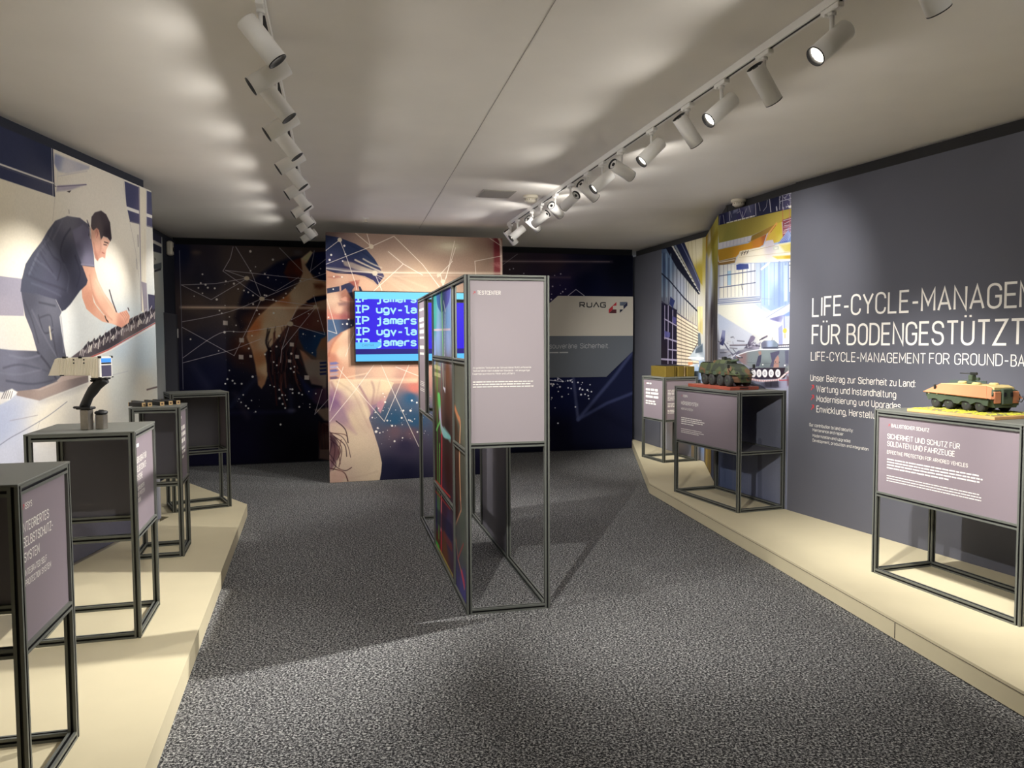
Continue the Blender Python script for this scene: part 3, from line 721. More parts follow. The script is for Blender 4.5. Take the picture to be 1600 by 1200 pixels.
# lower part of the print, behind the stands: hull in grey-blue
P.view(1, 0, 0)
P.poly([(-300, 880), (60, 800), (130, 770), (200, 750), (245, 735), (252, 900), (100, 1000), (-300, 1200)], [((0, 880), (152, 154, 168)), ((120, 830), (126, 126, 142)), ((200, 800), (112, 112, 130)), ((240, 790), (120, 122, 138)), ((-200, 1000), (150, 150, 164))], 18)
P.line([(205, 790), (207, 860)], 4, (96, 96, 112), .7)
P.grain(.035, 2.2, 1)
P_left_mat = P.material('technician_mural', 1.0)
o = MB().box(0, LW, 0, .0115, PLAT + .001, TOP).build('wall_mural', [M['board_edge'], P_left_mat], None, F_LEFT.loc(), (0, 0, F_LEFT.rot))
print_face(o, 0, LW, PLAT, TOP)
tag(o, 'wall mural of a technician in dark work clothes kneeling on an aircraft', 'mural')

# narrow strip of the same print on the recessed wall behind it
fx1 = F_FARLEFT.at(257, 500)[0]
P = Paint(F_FARLEFT, 1.2, fx1, PLAT, TOP, 150); P.view(8.57, 230, 340)
P.fill([((100, 700), (222, 220, 206)), ((190, 800), (206, 212, 208)), ((150, 1600), (186, 198, 204)), ((150, 2300), (196, 198, 196)), ((150, 2600), (120, 122, 130))])
P.poly([(-200, 60), (190, 210), (190, 480), (-200, 380)], (70, 70, 88)); P.line([(-200, 250), (90, 325), (186, 372)], 22, (236, 230, 220))
P.poly([(80, 630), (190, 600), (190, 680), (90, 690)], (120, 126, 130)); P.line([(100, 715), (180, 690)], 12, (80, 82, 86)); P.line([(100, 545), (108, 560)], 8, (90, 90, 90))
P.poly([(0, 1030), (100, 1030), (100, 1250), (0, 1250)], (80, 78, 100))
o = MB().box(1.2, fx1, 0, .0115, PLAT + .001, TOP).build('wall_mural', [M['board_edge'], P.material('technician_mural_strip', .8)], None, F_FARLEFT.loc(), (0, 0, F_FARLEFT.rot))
print_face(o, 1.2, fx1, PLAT, TOP)
tag(o, 'narrow strip of mural with a window frame on the recessed wall behind the technician mural', 'mural')
# ---------------------------------------------------------------- back wall print: woman with raised arm among a net of points
P = Paint(F_BACK, -.60, BW, 0.0, TOP, 260)
def anch(view, l):
    sc, ox, oy = view
    return [((ox + x / sc, oy + y / sc), c) for x, y, c in l]
A = anch((6, 270, 370), [(100, 150, (24, 27, 50)), (220, 150, (46, 40, 46)), (600, 200, (66, 56, 54)), (900, 120, (70, 60, 58)), (300, 400, (38, 36, 46)), (200, 640, (72, 60, 56)),
    (600, 600, (78, 64, 56)), (150, 800, (56, 48, 50)), (200, 1000, (33, 33, 48)), (300, 1300, (18, 20, 42)), (500, 1500, (9, 11, 28)), (700, 1700, (14, 13, 30)), (1000, 1800, (9, 9, 18)),
    (1300, 1500, (11, 12, 26)), (1100, 1250, (22, 18, 26)), (1300, 800, (78, 44, 38)), (1400, 1150, (80, 62, 52)), (600, 1950, (15, 14, 34)), (1200, 2000, (6, 6, 12)), (100, 1600, (12, 13, 32))])
A += anch((7.2727, 780, 380), [(-900, 200, (70, 54, 50)), (-900, 1400, (30, 50, 76)), (100, 150, (44, 36, 42)), (600, 250, (40, 31, 40)), (1000, 200, (18, 18, 34)), (1400, 300, (5, 7, 20)), (700, 450, (24, 20, 50)),
    (1000, 450, (7, 10, 32)), (1200, 1500, (14, 18, 40)), (700, 1700, (12, 16, 46)), (1100, 2100, (11, 13, 30)), (600, 2200, (9, 10, 26))])
P.view(1, 0, 0); P.fill(A)
P.view(6, 270, 370)
P.dot((220, 150), 70, (88, 70, 62), .8, 1, .55); P.dot((900, 410), 60, (80, 64, 84), .6, 1, .7); P.dot((1170, 150), 70, (84, 78, 82), .7, 1, .6)
P.poly([(640, 560), (700, 430), (860, 320), (980, 240), (1120, 195), (1230, 190), (1200, 300), (1170, 400), (1000, 560), (800, 740), (640, 900), (575, 760)], [((700, 500), (20, 22, 42)), ((1000, 350), (14, 17, 44)), ((620, 780), (32, 26, 34)), ((800, 640), (26, 20, 28))], 14, .92)
P.poly([(1080, 230), (1200, 198), (1240, 330), (1180, 400), (1100, 420), (1040, 340)], [((1100, 300), (66, 32, 28)), ((1180, 300), (84, 38, 28)), ((1120, 400), (50, 24, 30))], 8)
P.poly([(1228, 330), (1300, 150), (1440, 140), (1440, 412), (1380, 402), (1290, 335)], [((1400, 200), (12, 18, 60)), ((1300, 250), (18, 22, 48))], 4)
P.poly([(560, 980), (700, 880), (740, 1060), (770, 1250), (600, 1200), (535, 1100)], [((560, 1050), (58, 32, 26)), ((720, 1000), (110, 62, 38)), ((680, 1150), (44, 26, 26))], 40, .9)
P.poly([(690, 780), (900, 620), (1060, 560), (1000, 700), (760, 900)], (112, 60, 34), 50, .75)
arm = [(1200, 205), (1290, 132), (1312, 150), (1262, 235), (1240, 262), (1290, 340), (1322, 390), (1440, 425), (1440, 540), (1320, 560), (1240, 625), (1180, 662), (1130, 742), (1060, 850), (960, 980), (862, 1095), (882, 1200), (888, 1300), (862, 1380), (832, 1425), (800, 1390), (772, 1200), (740, 1060), (690, 940), (700, 890), (790, 760), (920, 640), (1060, 560), (1180, 432), (1218, 340), (1208, 270)]
P.poly(arm, [((1260, 180), (209, 176, 139)), ((1230, 300), (164, 133, 108)), ((1260, 450), (170, 145, 116)), ((1400, 480), (145, 108, 81)), ((1150, 560), (172, 150, 122)), ((1000, 720), (170, 147, 120)), ((900, 860), (166, 145, 114)), ((760, 840), (162, 92, 52)), ((740, 1000), (156, 114, 83)),
    ((860, 1000), (164, 141, 116)), ((800, 1150), (147, 97, 62)), ((800, 1330), (133, 92, 64)), ((870, 1250), (166, 139, 108)), ((1040, 580), (153, 92, 56))], 5)
P.poly([(1320, 440), (1400, 440), (1430, 470), (1380, 490), (1330, 480)], (88, 46, 32), 10, .8)
P.poly([(1250, 605), (1330, 565), (1440, 552), (1440, 582), (1340, 612), (1270, 622)], (10, 14, 38), 3)
P.poly([(1240, 640), (1350, 612), (1440, 590), (1440, 760), (1350, 740)], [((1400, 640), (128, 98, 78)), ((1280, 650), (96, 62, 50)), ((1400, 730), (96, 60, 50))], 6)
P.poly([(1140, 770), (1240, 690), (1440, 720), (1440, 830), (1200, 860)], [((1200, 790), (76, 38, 36)), ((1400, 780), (88, 52, 46))], 18, .85)
P.poly([(1180, 860), (1440, 900), (1440, 960), (1340, 1130), (1230, 1060), (1180, 950)], [((1250, 900), (22, 36, 64)), ((1400, 940), (22, 48, 82))], 8)
P.poly([(1440, 930), (1390, 960), (1345, 1060), (1350, 1180), (1440, 1180)], [((1420, 980), (116, 78, 56)), ((1380, 1120), (96, 78, 66))], 6)
P.poly([(1190, 1060), (1230, 1080), (1300, 1150), (1440, 1160), (1440, 1640), (1400, 1400), (1300, 1380), (1250, 1260)], [((1210, 1080), (130, 90, 70)), ((1300, 1250), (112, 100, 92)), ((1400, 1300), (116, 104, 92)), ((1330, 1360), (100, 80, 76)), ((1420, 1500), (98, 82, 78))], 6)
for k in range(4): P.poly([(1376, 1176 + k * 34), (1440, 1170 + k * 34), (1440, 1190 + k * 34), (1380, 1194 + k * 34)], (26, 32, 70), 3)
hr = random.Random(11)
for k in range(46):
    x = hr.uniform(890, 1180); y = hr.uniform(820, 1300); l = hr.uniform(120, 330)
    P.line([(x, y), (x + hr.uniform(-30, 10), y + l * .5), (x + hr.uniform(-20, 60), y + l)], hr.uniform(5, 14), hr.choice([(20, 12, 18), (38, 16, 18), (64, 26, 24), (14, 10, 18), (90, 52, 44)]), .7, 4, True)
P.poly([(1180, 1300), (1300, 1420), (1440, 1420), (1460, 1600), (1330, 1560), (1240, 1460)], [((1250, 1450), (22, 26, 56)), ((1400, 1480), (56, 34, 52))], 12, .9)
P.poly([(1330, 1620), (1470, 1600), (1470, 1730), (1420, 1720)], (108, 88, 74), 8, .9)
P.poly([(1380, 1750), (1470, 1740), (1470, 2100), (1370, 2080)], [((1400, 1800), (60, 34, 32)), ((1450, 1900), (92, 70, 58)), ((1400, 2050), (80, 62, 56))], 8, .9)
for k in range(14):
    x = 1372 + k * 7; P.line([(x, 1730 + k * 4), (x - 10 + k * 2, 1850), (x + 10, 1990)], 6, hr.choice([(20, 10, 14), (40, 18, 18)]), .85, 3, True)
P.dot((1110, 1630), 70, (78, 76, 94), .8, 1, .5); P.line([(540, 1650), (1110, 1640)], 34, (32, 32, 60), .4, 14); P.line([(1110, 1640), (1100, 1400)], 30, (40, 44, 70), .4, 14)
P.line([(200, 1220), (330, 1410)], 60, (48, 48, 70), .35, 24); P.line([(580, 1470), (700, 1690)], 50, (52, 44, 54), .45, 20); P.line([(540, 1590), (780, 1330)], 40, (34, 38, 62), .5, 16)
P.line([(170, 330), (220, 160)], 50, (52, 46, 56), .35, 22); P.line([(240, 190), (330, 420)], 40, (50, 46, 58), .35, 20)
P.line([(80, 662), (1360, 668)], 26, (196, 164, 138), .5, 9); P.line([(80, 662), (1360, 668)], 10, (216, 190, 164), .6, 5)
W1 = (176, 168, 172)
for q in ([(565, 95), (540, 200), (470, 322)], [(470, 322), (830, 575)], [(490, 315), (690, 385)], [(490, 315), (1180, 390), (1440, 416)], [(80, 452), (400, 440), (690, 390)], [(80, 452), (360, 590), (690, 395)], [(690, 390), (965, 510), (1180, 380)],
          [(590, 95), (740, 340), (830, 570)], [(830, 582), (1190, 428), (1440, 340)], [(830, 582), (600, 680), (340, 750), (90, 797)], [(830, 580), (700, 860), (575, 1115)], [(575, 1115), (90, 850)], [(95, 1135), (440, 905), (690, 890), (1100, 822)],
          [(95, 1182), (560, 1060), (820, 960)], [(830, 582), (1335, 650)], [(1110, 780), (1335, 660)], [(1100, 820), (1425, 918)], [(1425, 918), (1320, 550)], [(1088, 850), (1020, 1060), (1010, 1180)], [(1020, 1060), (1335, 668)], [(1000, 105), (1220, 330)],
          [(1326, 130), (1288, 335)], [(1440, 205), (1280, 330)], [(1170, 650), (1110, 780)], [(1330, 1665), (1400, 1430)], [(1330, 1665), (1460, 1520)]):
    P.line(q, 5, W1, .85, 1.2, len(q) > 3)
P.line([(62, 130), (80, 700), (97, 1430)], 5, (112, 112, 124), .9)
for x, y, r in ((693, 390, 30), (835, 582, 30), (1100, 817, 34), (1335, 655, 24)): P.dot((x, y), r, (172, 158, 136), .95, .3, .8)
for x, y, r in ((493, 808, 22), (645, 970, 22), (640, 1128, 22), (1115, 1010, 19), (1165, 1125, 18), (730, 1120, 13), (1255, 1320, 22), (1095, 1165, 15)):
    P.poly([(x - r, y - r), (x + r, y - r + 3), (x + r, y + r), (x - r, y + r - 2)], (168, 156, 148), 2, .95)
P.dots([(x, y, r) for x, y, r in ((727, 138, 15), (938, 215, 14), (278, 352, 11), (262, 435, 11), (307, 450, 13), (240, 480, 10), (328, 478, 12), (393, 484, 12), (278, 530, 9), (200, 558, 7), (497, 418, 12), (573, 440, 13), (612, 490, 9), (667, 504, 11), (707, 521, 11),
   (752, 550, 11), (862, 348, 12), (892, 383, 11), (967, 404, 6), (728, 320, 10), (775, 282, 8), (860, 548, 12), (878, 552, 11), (940, 590, 11), (968, 603, 10), (753, 632, 12), (1037, 573, 10), (1060, 533, 10), (1195, 412, 10), (1143, 480, 9), (945, 716, 12), (810, 725, 10), (788, 690, 11),
   (438, 693, 10), (459, 718, 10), (530, 752, 8), (593, 830, 9), (485, 895, 15), (570, 890, 10), (166, 961, 11), (996, 930, 14), (742, 928, 9), (972, 1030, 12), (918, 1071, 9), (713, 1048, 12), (864, 1103, 12), (1110, 1096, 14), (1272, 722, 8), (1360, 790, 8), (1385, 300, 9), (1373, 342, 10), (1222, 912, 10), (1330, 932, 9), (1308, 1088, 8), (412, 588, 14), (490, 645, 7), (430, 1070, 8), (1035, 258, 8))], (206, 198, 190), .85)
P.dots([(x, y + 1140, r) for x, y, r in ((512, 195, 12), (560, 210, 12), (580, 235, 11), (645, 238, 12), (492, 238, 10), (748, 172, 14), (530, 113, 9), (660, 342, 10), (640, 412, 9), (685, 445, 11), (708, 468, 11), (776, 500, 10), (738, 395, 8), (1000, 375, 14), (1025, 343, 12), (1055, 345, 7), (1070, 387, 8),
   (1030, 427, 12), (1053, 465, 11), (998, 295, 12), (1120, 290, 13), (1100, 288, 9), (1123, 325, 11), (1182, 325, 12), (1212, 340, 10), (1185, 455, 12), (1284, 430, 8), (1284, 458, 8), (1010, 620, 12), (1105, 95, 12), (1135, 128, 11), (975, 65, 10), (1340, 330, 9), (950, 265, 9), (912, 252, 8), (1275, 310, 8), (620, 380, 7), (945, 35, 10), (1140, 78, 10))], (206, 204, 200), .9)
for k in range(120):
    x = hr.uniform(480, 1300); y = hr.uniform(300, 1650)
    P.dot((x, y), hr.uniform(2, 4.5), (190, 180, 172), hr.uniform(.3, .8), .5)
# right-hand end of the print
P.view(7.2727, 780, 380)
P.line([(-400, 205), (1280, 212)], 26, (120, 100, 104), .35, 10); P.line([(-400, 205), (1250, 212)], 8, (140, 122, 122), .6, 4)
P.line([(560, 388), (800, 392)], 20, (110, 88, 96), .45, 8); P.line([(600, 460), (1000, 260)], 90, (44, 34, 48), .35, 40)
P.line([(40, 245), (205, 125)], 5, W1, .5); P.line([(780, 598), (870, 526), (966, 598)], 6, (170, 168, 176), .85)
P.dots([(118, 300, 9), (160, 290, 9), (278, 345, 8), (628, 368, 8), (697, 350, 10), (605, 492, 11), (752, 522, 9), (720, 552, 11), (697, 572, 8), (594, 580, 9), (590, 640, 12), (690, 478, 6)], (170, 164, 176), .8)
P.line([(1524, 190), (1522, 590)], 5, (90, 92, 110), .7)
P.view(3.3333, 780, 360)
P.line([(385, 770), (410, 985)], 16, (64, 68, 96), .6, 7); P.line([(410, 985), (600, 760), (690, 640)], 18, (54, 60, 92), .6, 8); P.line([(410, 985), (560, 900), (700, 845)], 16, (48, 54, 86), .6, 7)
P.line([(262, 780), (335, 788), (300, 765)], 4, (180, 180, 190), .8); P.line([(270, 690), (480, 692)], 10, (70, 74, 90), .4, 5)
for k in range(42):
    P.dot((hr.uniform(262, 480), 775 + abs(hr.gauss(0, 1)) * 70), hr.uniform(2, 6.5), (206, 206, 216), .85, .4)
P.view(1, 0, 0)
P.grain(.05, 2, 4)
o = MB().box(-.60, BW, 0, .0115, .015, TOP).build('wall_mural', [M['darkwall'], P.material('network_mural', 1.9, sat=.92)], None, F_BACK.loc(), (0, 0, F_BACK.rot))
print_face(o, -.60, BW, 0.0, TOP)
tag(o, 'wide dark blue wall mural of a woman with raised arm and glowing network lines', 'mural')

# ---------------------------------------------------------------- freestanding panel carrying the bright part of the same picture
CW = 2.012
P = Paint(F_CENTRE, 0.0, CW, 0.0, 2.765, 330)
P.view(6, 500, 360)
P.fill([((100, 20), (120, 98, 92)), ((600, 60), (148, 122, 108)), ((900, 80), (152, 128, 112)), ((700, 300), (164, 136, 116)), ((900, 450), (182, 152, 124)), ((620, 520), (184, 150, 122)), ((1300, 100), (156, 130, 112)), ((1500, 250), (160, 132, 112)), ((1680, 100), (140, 100, 92)),
        ((1000, 700), (190, 156, 128)), ((600, 1000), (190, 150, 124)), ((600, 1330), (220, 174, 144)), ((880, 1380), (214, 158, 128)), ((880, 1480), (204, 112, 98)), ((850, 1570), (46, 86, 120)), ((700, 1780), (40, 78, 110)), ((880, 1790), (44, 80, 112)), ((700, 1880), (100, 78, 88)), ((850, 1900), (96, 74, 86)),
        ((800, 2020), (52, 46, 70)), ((800, 2300), (28, 28, 52)), ((650, 2250), (32, 32, 56)), ((1400, 2200), (24, 24, 46)), ((1400, 1700), (40, 60, 90)), ((1400, 1300), (190, 140, 120)), ((200, 1100), (214, 170, 138)), ((200, 2200), (190, 164, 138))])
P.dot((1218, 150), 300, (190, 178, 150), .75, 1, .38); P.dot((1218, 150), 120, (206, 194, 168), .6, 1, .4)
for q in ([(560, 380), (1100, 700)], [(600, 420), (900, 620)], [(640, 400), (1000, 540)], [(590, 440), (760, 560)]): P.line(q, 16, (204, 176, 144), .35, 8)
P.line([(640, 200), (960, 420)], 26, (176, 150, 130), .35, 10); P.line([(760, 30), (900, 20)], 50, (140, 112, 104), .4, 20)
# face
P.poly([(58, 370), (150, 402), (330, 412), (430, 448), (520, 505), (560, 565), (400, 640), (318, 700), (318, 1230), (66, 1230)], [((90, 430), (204, 148, 120)), ((200, 440), (210, 164, 136)), ((420, 480), (204, 160, 130)), ((120, 650), (222, 182, 152)), ((170, 740), (218, 172, 144)), ((260, 620), (150, 96, 80)), ((280, 740), (130, 84, 76)), ((100, 800), (206, 140, 118)), ((240, 800), (150, 94, 88))], 3)
P.poly([(70, 440), (160, 425), (210, 440), (130, 452)], (170, 104, 92), 6, .7)
P.poly([(64, 545), (180, 524), (262, 494), (340, 470), (362, 492), (330, 522), (302, 560), (312, 650), (262, 592), (240, 542), (200, 570), (120, 582), (68, 592)], [((100, 560), (54, 60, 84)), ((280, 550), (44, 50, 80)), ((330, 490), (90, 60, 70))], 2)
P.poly([(270, 482), (372, 464), (350, 560), (318, 520)], [((300, 490), (166, 88, 74)), ((350, 480), (176, 104, 88))], 5, .85)
P.poly([(360, 522), (380, 530), (398, 572), (370, 572)], (40, 44, 66), 2); P.poly([(182, 520), (196, 516), (200, 566), (184, 570)], (196, 150, 130), 3)
P.poly([(200, 602), (250, 560), (276, 600), (290, 640), (230, 650)], (166, 108, 88), 8, .9); P.poly([(190, 640), (236, 622), (296, 640), (290, 668), (210, 664)], [((220, 650), (206, 148, 124)), ((280, 650), (170, 100, 90))], 4, .9)
P.line([(186, 660), (240, 668), (292, 664)], 6, (120, 70, 64), .8, 3); P.poly([(170, 684), (230, 672), (292, 690), (250, 704), (180, 706)], (126, 92, 92), 8, .7)
P.poly([(68, 782), (318, 796), (318, 842), (70, 836)], [((90, 800), (206, 122, 108)), ((290, 820), (140, 74, 76))], 12, .85)
P.poly([(70, 836), (320, 836), (320, 900), (200, 960), (120, 1010), (72, 1050)], [((100, 880), (72, 96, 130)), ((280, 870), (52, 56, 80)), ((90, 1000), (80, 104, 136))], 5)
P.poly([(320, 900), (200, 958), (122, 1040), (74, 1150), (80, 1420), (330, 1420), (330, 900)], [((230, 970), (226, 180, 146)), ((120, 1100), (222, 160, 122)), ((200, 1150), (232, 190, 156)), ((300, 1000), (190, 150, 128)), ((110, 1200), (190, 120, 96))], 6)
P.line([(200, 962), (120, 1062), (78, 1180)], 14, (160, 84, 66), .6, 8, True)
for k in range(5): P.poly([(92, 1238 + k * 34), (150 + 12 * (k % 2), 1232 + k * 34), (176, 1246 + k * 34), (150, 1258 + k * 34), (94, 1262 + k * 34)], [(96, 104, 168), (150, 150, 186), (74, 84, 150), (170, 150, 160), (86, 70, 100)][k], 5, .85)
# cap / goggles shell
P.poly([(46, 44), (180, 68), (330, 126), (440, 186), (510, 268), (552, 338), (602, 430), (540, 512), (500, 470), (420, 430), (330, 412), (150, 402), (68, 376), (46, 356)], [((100, 100), (42, 50, 82)), ((300, 180), (36, 46, 78)), ((480, 280), (44, 54, 84)), ((100, 320), (56, 58, 92)), ((300, 380), (52, 46, 78)), ((540, 470), (54, 50, 84))], 2)
P.poly([(205, 282), (300, 300), (430, 350), (560, 390), (480, 402), (330, 366), (230, 330)], [((260, 310), (150, 134, 124)), ((480, 380), (180, 160, 138))], 6, .9)
P.line([(330, 278), (440, 330), (580, 392)], 15, (206, 186, 158), .85, 4, True); P.line([(405, 268), (480, 310), (575, 352)], 13, (196, 180, 156), .8, 4, True); P.line([(250, 120), (420, 220), (520, 300)], 12, (28, 36, 66), .5, 6, True); P.line([(70, 250), (200, 300)], 10, (76, 72, 104), .4, 6)
P.line([(150, 398), (330, 386), (520, 404)], 10, (150, 132, 128), .8, 3, True); P.line([(66, 372), (170, 398), (330, 404)], 5, (30, 32, 52), .8, 2, True); P.line([(530, 420), (600, 450)], 8, (206, 186, 160), .7); P.line([(540, 440), (590, 476)], 6, (200, 180, 156), .6)
# hooded top
P.poly([(92, 1400), (220, 1388), (330, 1400), (480, 1394), (600, 1400), (692, 1428), (640, 1540), (566, 1712), (530, 1650), (484, 1712), (458, 1760), (500, 1880), (550, 2040), (580, 2180), (574, 2260), (552, 2380), (90, 2380)],
       [((200, 1430), (226, 196, 158)), ((300, 1500), (220, 194, 160)), ((500, 1500), (218, 190, 156)), ((610, 1460), (228, 198, 158)), ((600, 1600), (190, 150, 132)), ((300, 1800), (206, 178, 148)), ((450, 2200), (204, 180, 152)), ((520, 2240), (214, 190, 160)), ((200, 1640), (176, 138, 138)), ((130, 1560), (150, 108, 130)), ((250, 2300), (196, 170, 148)), ((420, 1700), (206, 180, 150)), ((350, 2000), (212, 186, 156)), ((520, 1660), (160, 122, 130))], 2)
P.poly([(88, 1550), (180, 1600), (262, 1752), (340, 1910), (240, 1856), (150, 1790), (88, 1800)], [((110, 1600), (122, 86, 122)), ((200, 1750), (150, 116, 134)), ((300, 1860), (180, 144, 140))], 16, .85)
for q, w_, c_, a_ in (([(366, 1456), (440, 1590), (484, 1712)], 16, (150, 104, 112), .8), ([(482, 1412), (506, 1500), (484, 1640)], 14, (160, 118, 112), .7), ([(106, 1424), (152, 1522)], 14, (160, 112, 110), .7), ([(160, 1416), (310, 1530), (400, 1720), (460, 1850)], 12, (180, 144, 124), .5),
                      ([(300, 1440), (400, 1620), (450, 1760)], 16, (236, 210, 174), .5), ([(560, 1410), (530, 1560), (510, 1640)], 12, (180, 140, 124), .5), ([(250, 1560), (330, 1750), (430, 1900)], 14, (190, 158, 134), .4), ([(110, 2300), (300, 2320), (540, 2260)], 14, (186, 156, 136), .4)):
    P.line(q, w_, c_, a_, 8, True)
P.poly([(536, 1612), (640, 1540), (566, 1714), (542, 1690)], [((560, 1640), (176, 122, 136)), ((620, 1570), (200, 156, 144))], 6, .9)
P.poly([(480, 1640), (530, 1630), (470, 1780)], (120, 96, 130), 8, .6)
# loose hair
P.poly([(88, 1890), (150, 1950), (190, 2080), (140, 2200), (88, 2270)], [((100, 1950), (58, 34, 44)), ((150, 2100), (90, 56, 62)), ((100, 2230), (110, 76, 88))], 10, .9)
for q in ([(95, 1895), (200, 1930), (260, 2020), (286, 2126)], [(100, 1900), (180, 1990), (204, 2070), (178, 2215)], [(110, 1900), (240, 1918), (262, 1990)], [(150, 1786), (236, 1866), (264, 1990)], [(95, 2150), (160, 2222), (238, 2252), (296, 2222)], [(95, 2230), (220, 2266), (262, 2350)], [(95, 1930), (140, 2040), (120, 2180)],
          [(130, 1930), (230, 2010), (250, 2120)], [(95, 1960), (190, 2050), (160, 2150)], [(110, 1990), (90, 2100)], [(200, 1960), (176, 2080), (190, 2190)], [(95, 2100), (150, 2190), (120, 2250)]):
    P.line(q, hr.uniform(5, 10), hr.choice([(52, 26, 34), (74, 38, 40), (44, 24, 36)]), .9, 2.5, True)
P.poly([(92, 2270), (200, 2240), (240, 2300), (200, 2380), (92, 2380)], (196, 150, 134), 12, .6)
# right-hand edge of the panel
P.poly([(1626, 46), (1660, 60), (1692, 140), (1700, 350), (1700, 700), (1632, 700)], [((1650, 120), (124, 48, 56)), ((1660, 300), (138, 60, 64)), ((1660, 600), (120, 60, 66))], 8)
P.line([(1636, 46), (1676, 80), (1694, 180), (1702, 700)], 20, (206, 186, 170), .9, 4, True)
for k in range(7): P.line([(1590 + k * 12, 310 + 14 * (k % 3)), (1700, 300 + k * 12)], 6, (186, 120, 116), .5, 4)
# light streaks, net of lines, points
P.line([(60, 355), (500, 395), (1700, 402)], 22, (214, 194, 168), .5, 8); P.line([(500, 396), (1700, 404)], 7, (228, 212, 186), .7, 3); P.line([(560, 430), (1700, 420)], 8, (206, 184, 158), .5, 4)
P.line([(66, 660), (318, 668)], 10, (228, 190, 160), .4, 5); P.line([(330, 1400), (900, 1404)], 26, (246, 210, 170), .6, 12); P.line([(250, 1380), (440, 1340)], 12, (240, 206, 168), .6, 5); P.line([(690, 1430), (900, 1420)], 14, (236, 190, 150), .5, 7)
W2 = (236, 222, 204)
for q in ([(185, 90), (46, 196)], [(185, 90), (248, 250), (330, 490), (345, 560)], [(46, 322), (480, 152)], [(480, 152), (692, 56), (960, 320)], [(320, 16), (480, 150)], [(435, 16), (470, 140)], [(512, 400), (580, 564)], [(56, 355), (230, 380), (500, 396)], [(500, 572), (780, 316), (960, 420)], [(640, 200), (780, 316)],
          [(160, 1280), (602, 1790)], [(602, 1790), (834, 1260)], [(568, 1250), (704, 1556), (925, 2026)], [(505, 1262), (330, 1500), (92, 1792)], [(218, 1280), (150, 1500), (92, 1692)], [(708, 1280), (925, 1366)], [(64, 640), (158, 968), (74, 940)], [(322, 950), (240, 1180)], [(960, 320), (1140, 560)],
          [(1140, 560), (1270, 160)], [(1100, 440), (1240, 290)], [(1260, 100), (1180, 450)], [(1540, 40), (1700, 150)], [(1450, 290), (1700, 240)], [(1450, 290), (1460, 420)], [(1130, 420), (1160, 560)]):
    P.line(q, 5.5, W2, .85, 1.2)
for x, y, r in ((185, 90, 24), (480, 152, 26), (514, 402, 30), (1150, 480, 24), (1110, 420, 20)): P.dot((x, y), r, (206, 190, 164), .95, .3)
P.dots([(228, 145, 13), (105, 231, 13), (90, 278, 14), (212, 288, 9), (238, 225, 10), (130, 434, 10), (206, 438, 10), (268, 834, 10), (254, 878, 13), (293, 888, 9), (212, 880, 8), (124, 552, 9), (80, 815, 10)] +
       [(860, 1595, 12), (907, 1615, 11), (848, 1690, 14), (780, 1690, 12), (765, 1758, 12), (630, 1783, 11), (675, 1832, 12), (540, 1853, 11), (525, 1887, 16), (560, 1898, 9), (698, 1977, 12), (773, 1945, 9), (912, 1890, 10), (490, 1755, 9), (832, 1778, 10), (848, 1782, 9), (862, 1792, 7), (590, 1890, 6), (518, 1706, 8), (548, 1668, 7), (610, 1610, 12), (590, 1530, 8), (604, 1560, 7), (660, 1785, 6), (708, 1684, 5), (590, 1690, 6), (705, 1832, 6), (770, 1822, 6), (632, 1874, 5), (885, 1768, 6)], (238, 228, 216), .95)
for k in range(70): P.dot((hr.uniform(480, 1400), hr.gauss(1790, 110)), hr.uniform(2, 5), (226, 220, 214), .8, .5)
P.view(1, 0, 0); P.grain(.05, 2, 9)
t = thing('mural_panel', 'bright freestanding mural panel of a woman in goggles behind the television screen', 'display panel', F_CENTRE.loc(), F_CENTRE.rot)
o = MB().box(0, CW, 0, .012, .004, 2.765).build('printed_board', [M['board_edge'], P.material('goggles_mural', .98, sat=.88)], t)
print_face(o, 0, CW, 0.0, 2.765)
mb = MB()
for x in (.02, .65, 1.32, 1.95): mb.box(x, x + .04, .0125, .11, .004, 2.75)
mb.box(.02, 1.99, .0125, .11, 2.70, 2.75)
mb.build('timber_frame', M['darkwall'], t)
# ---------------------------------------------------------------- right wall prints: vehicle hangar
P = Paint(F_RMUR, 0.0, RMW, PLAT, TOP, 420)
P.view(5.214, 1110, 390)
P.fill([((60, 480), (196, 202, 214)), ((250, 550), (222, 220, 206)), ((200, 720), (182, 190, 206)), ((480, 640), (222, 222, 210)), ((500, 200), (160, 184, 224)), ((600, 300), (146, 172, 220)), ((600, 740), (214, 216, 228)), ((60, 860), (120, 122, 140)), ((300, 1120), (110, 114, 138)), ((600, 1120), (150, 152, 176)),
        ((60, 1500), (100, 110, 142)), ((300, 1400), (112, 116, 134)), ((500, 1500), (124, 128, 148)), ((600, 1800), (140, 146, 172)), ((100, 1900), (92, 108, 152)), ((350, 2000), (120, 128, 160))])
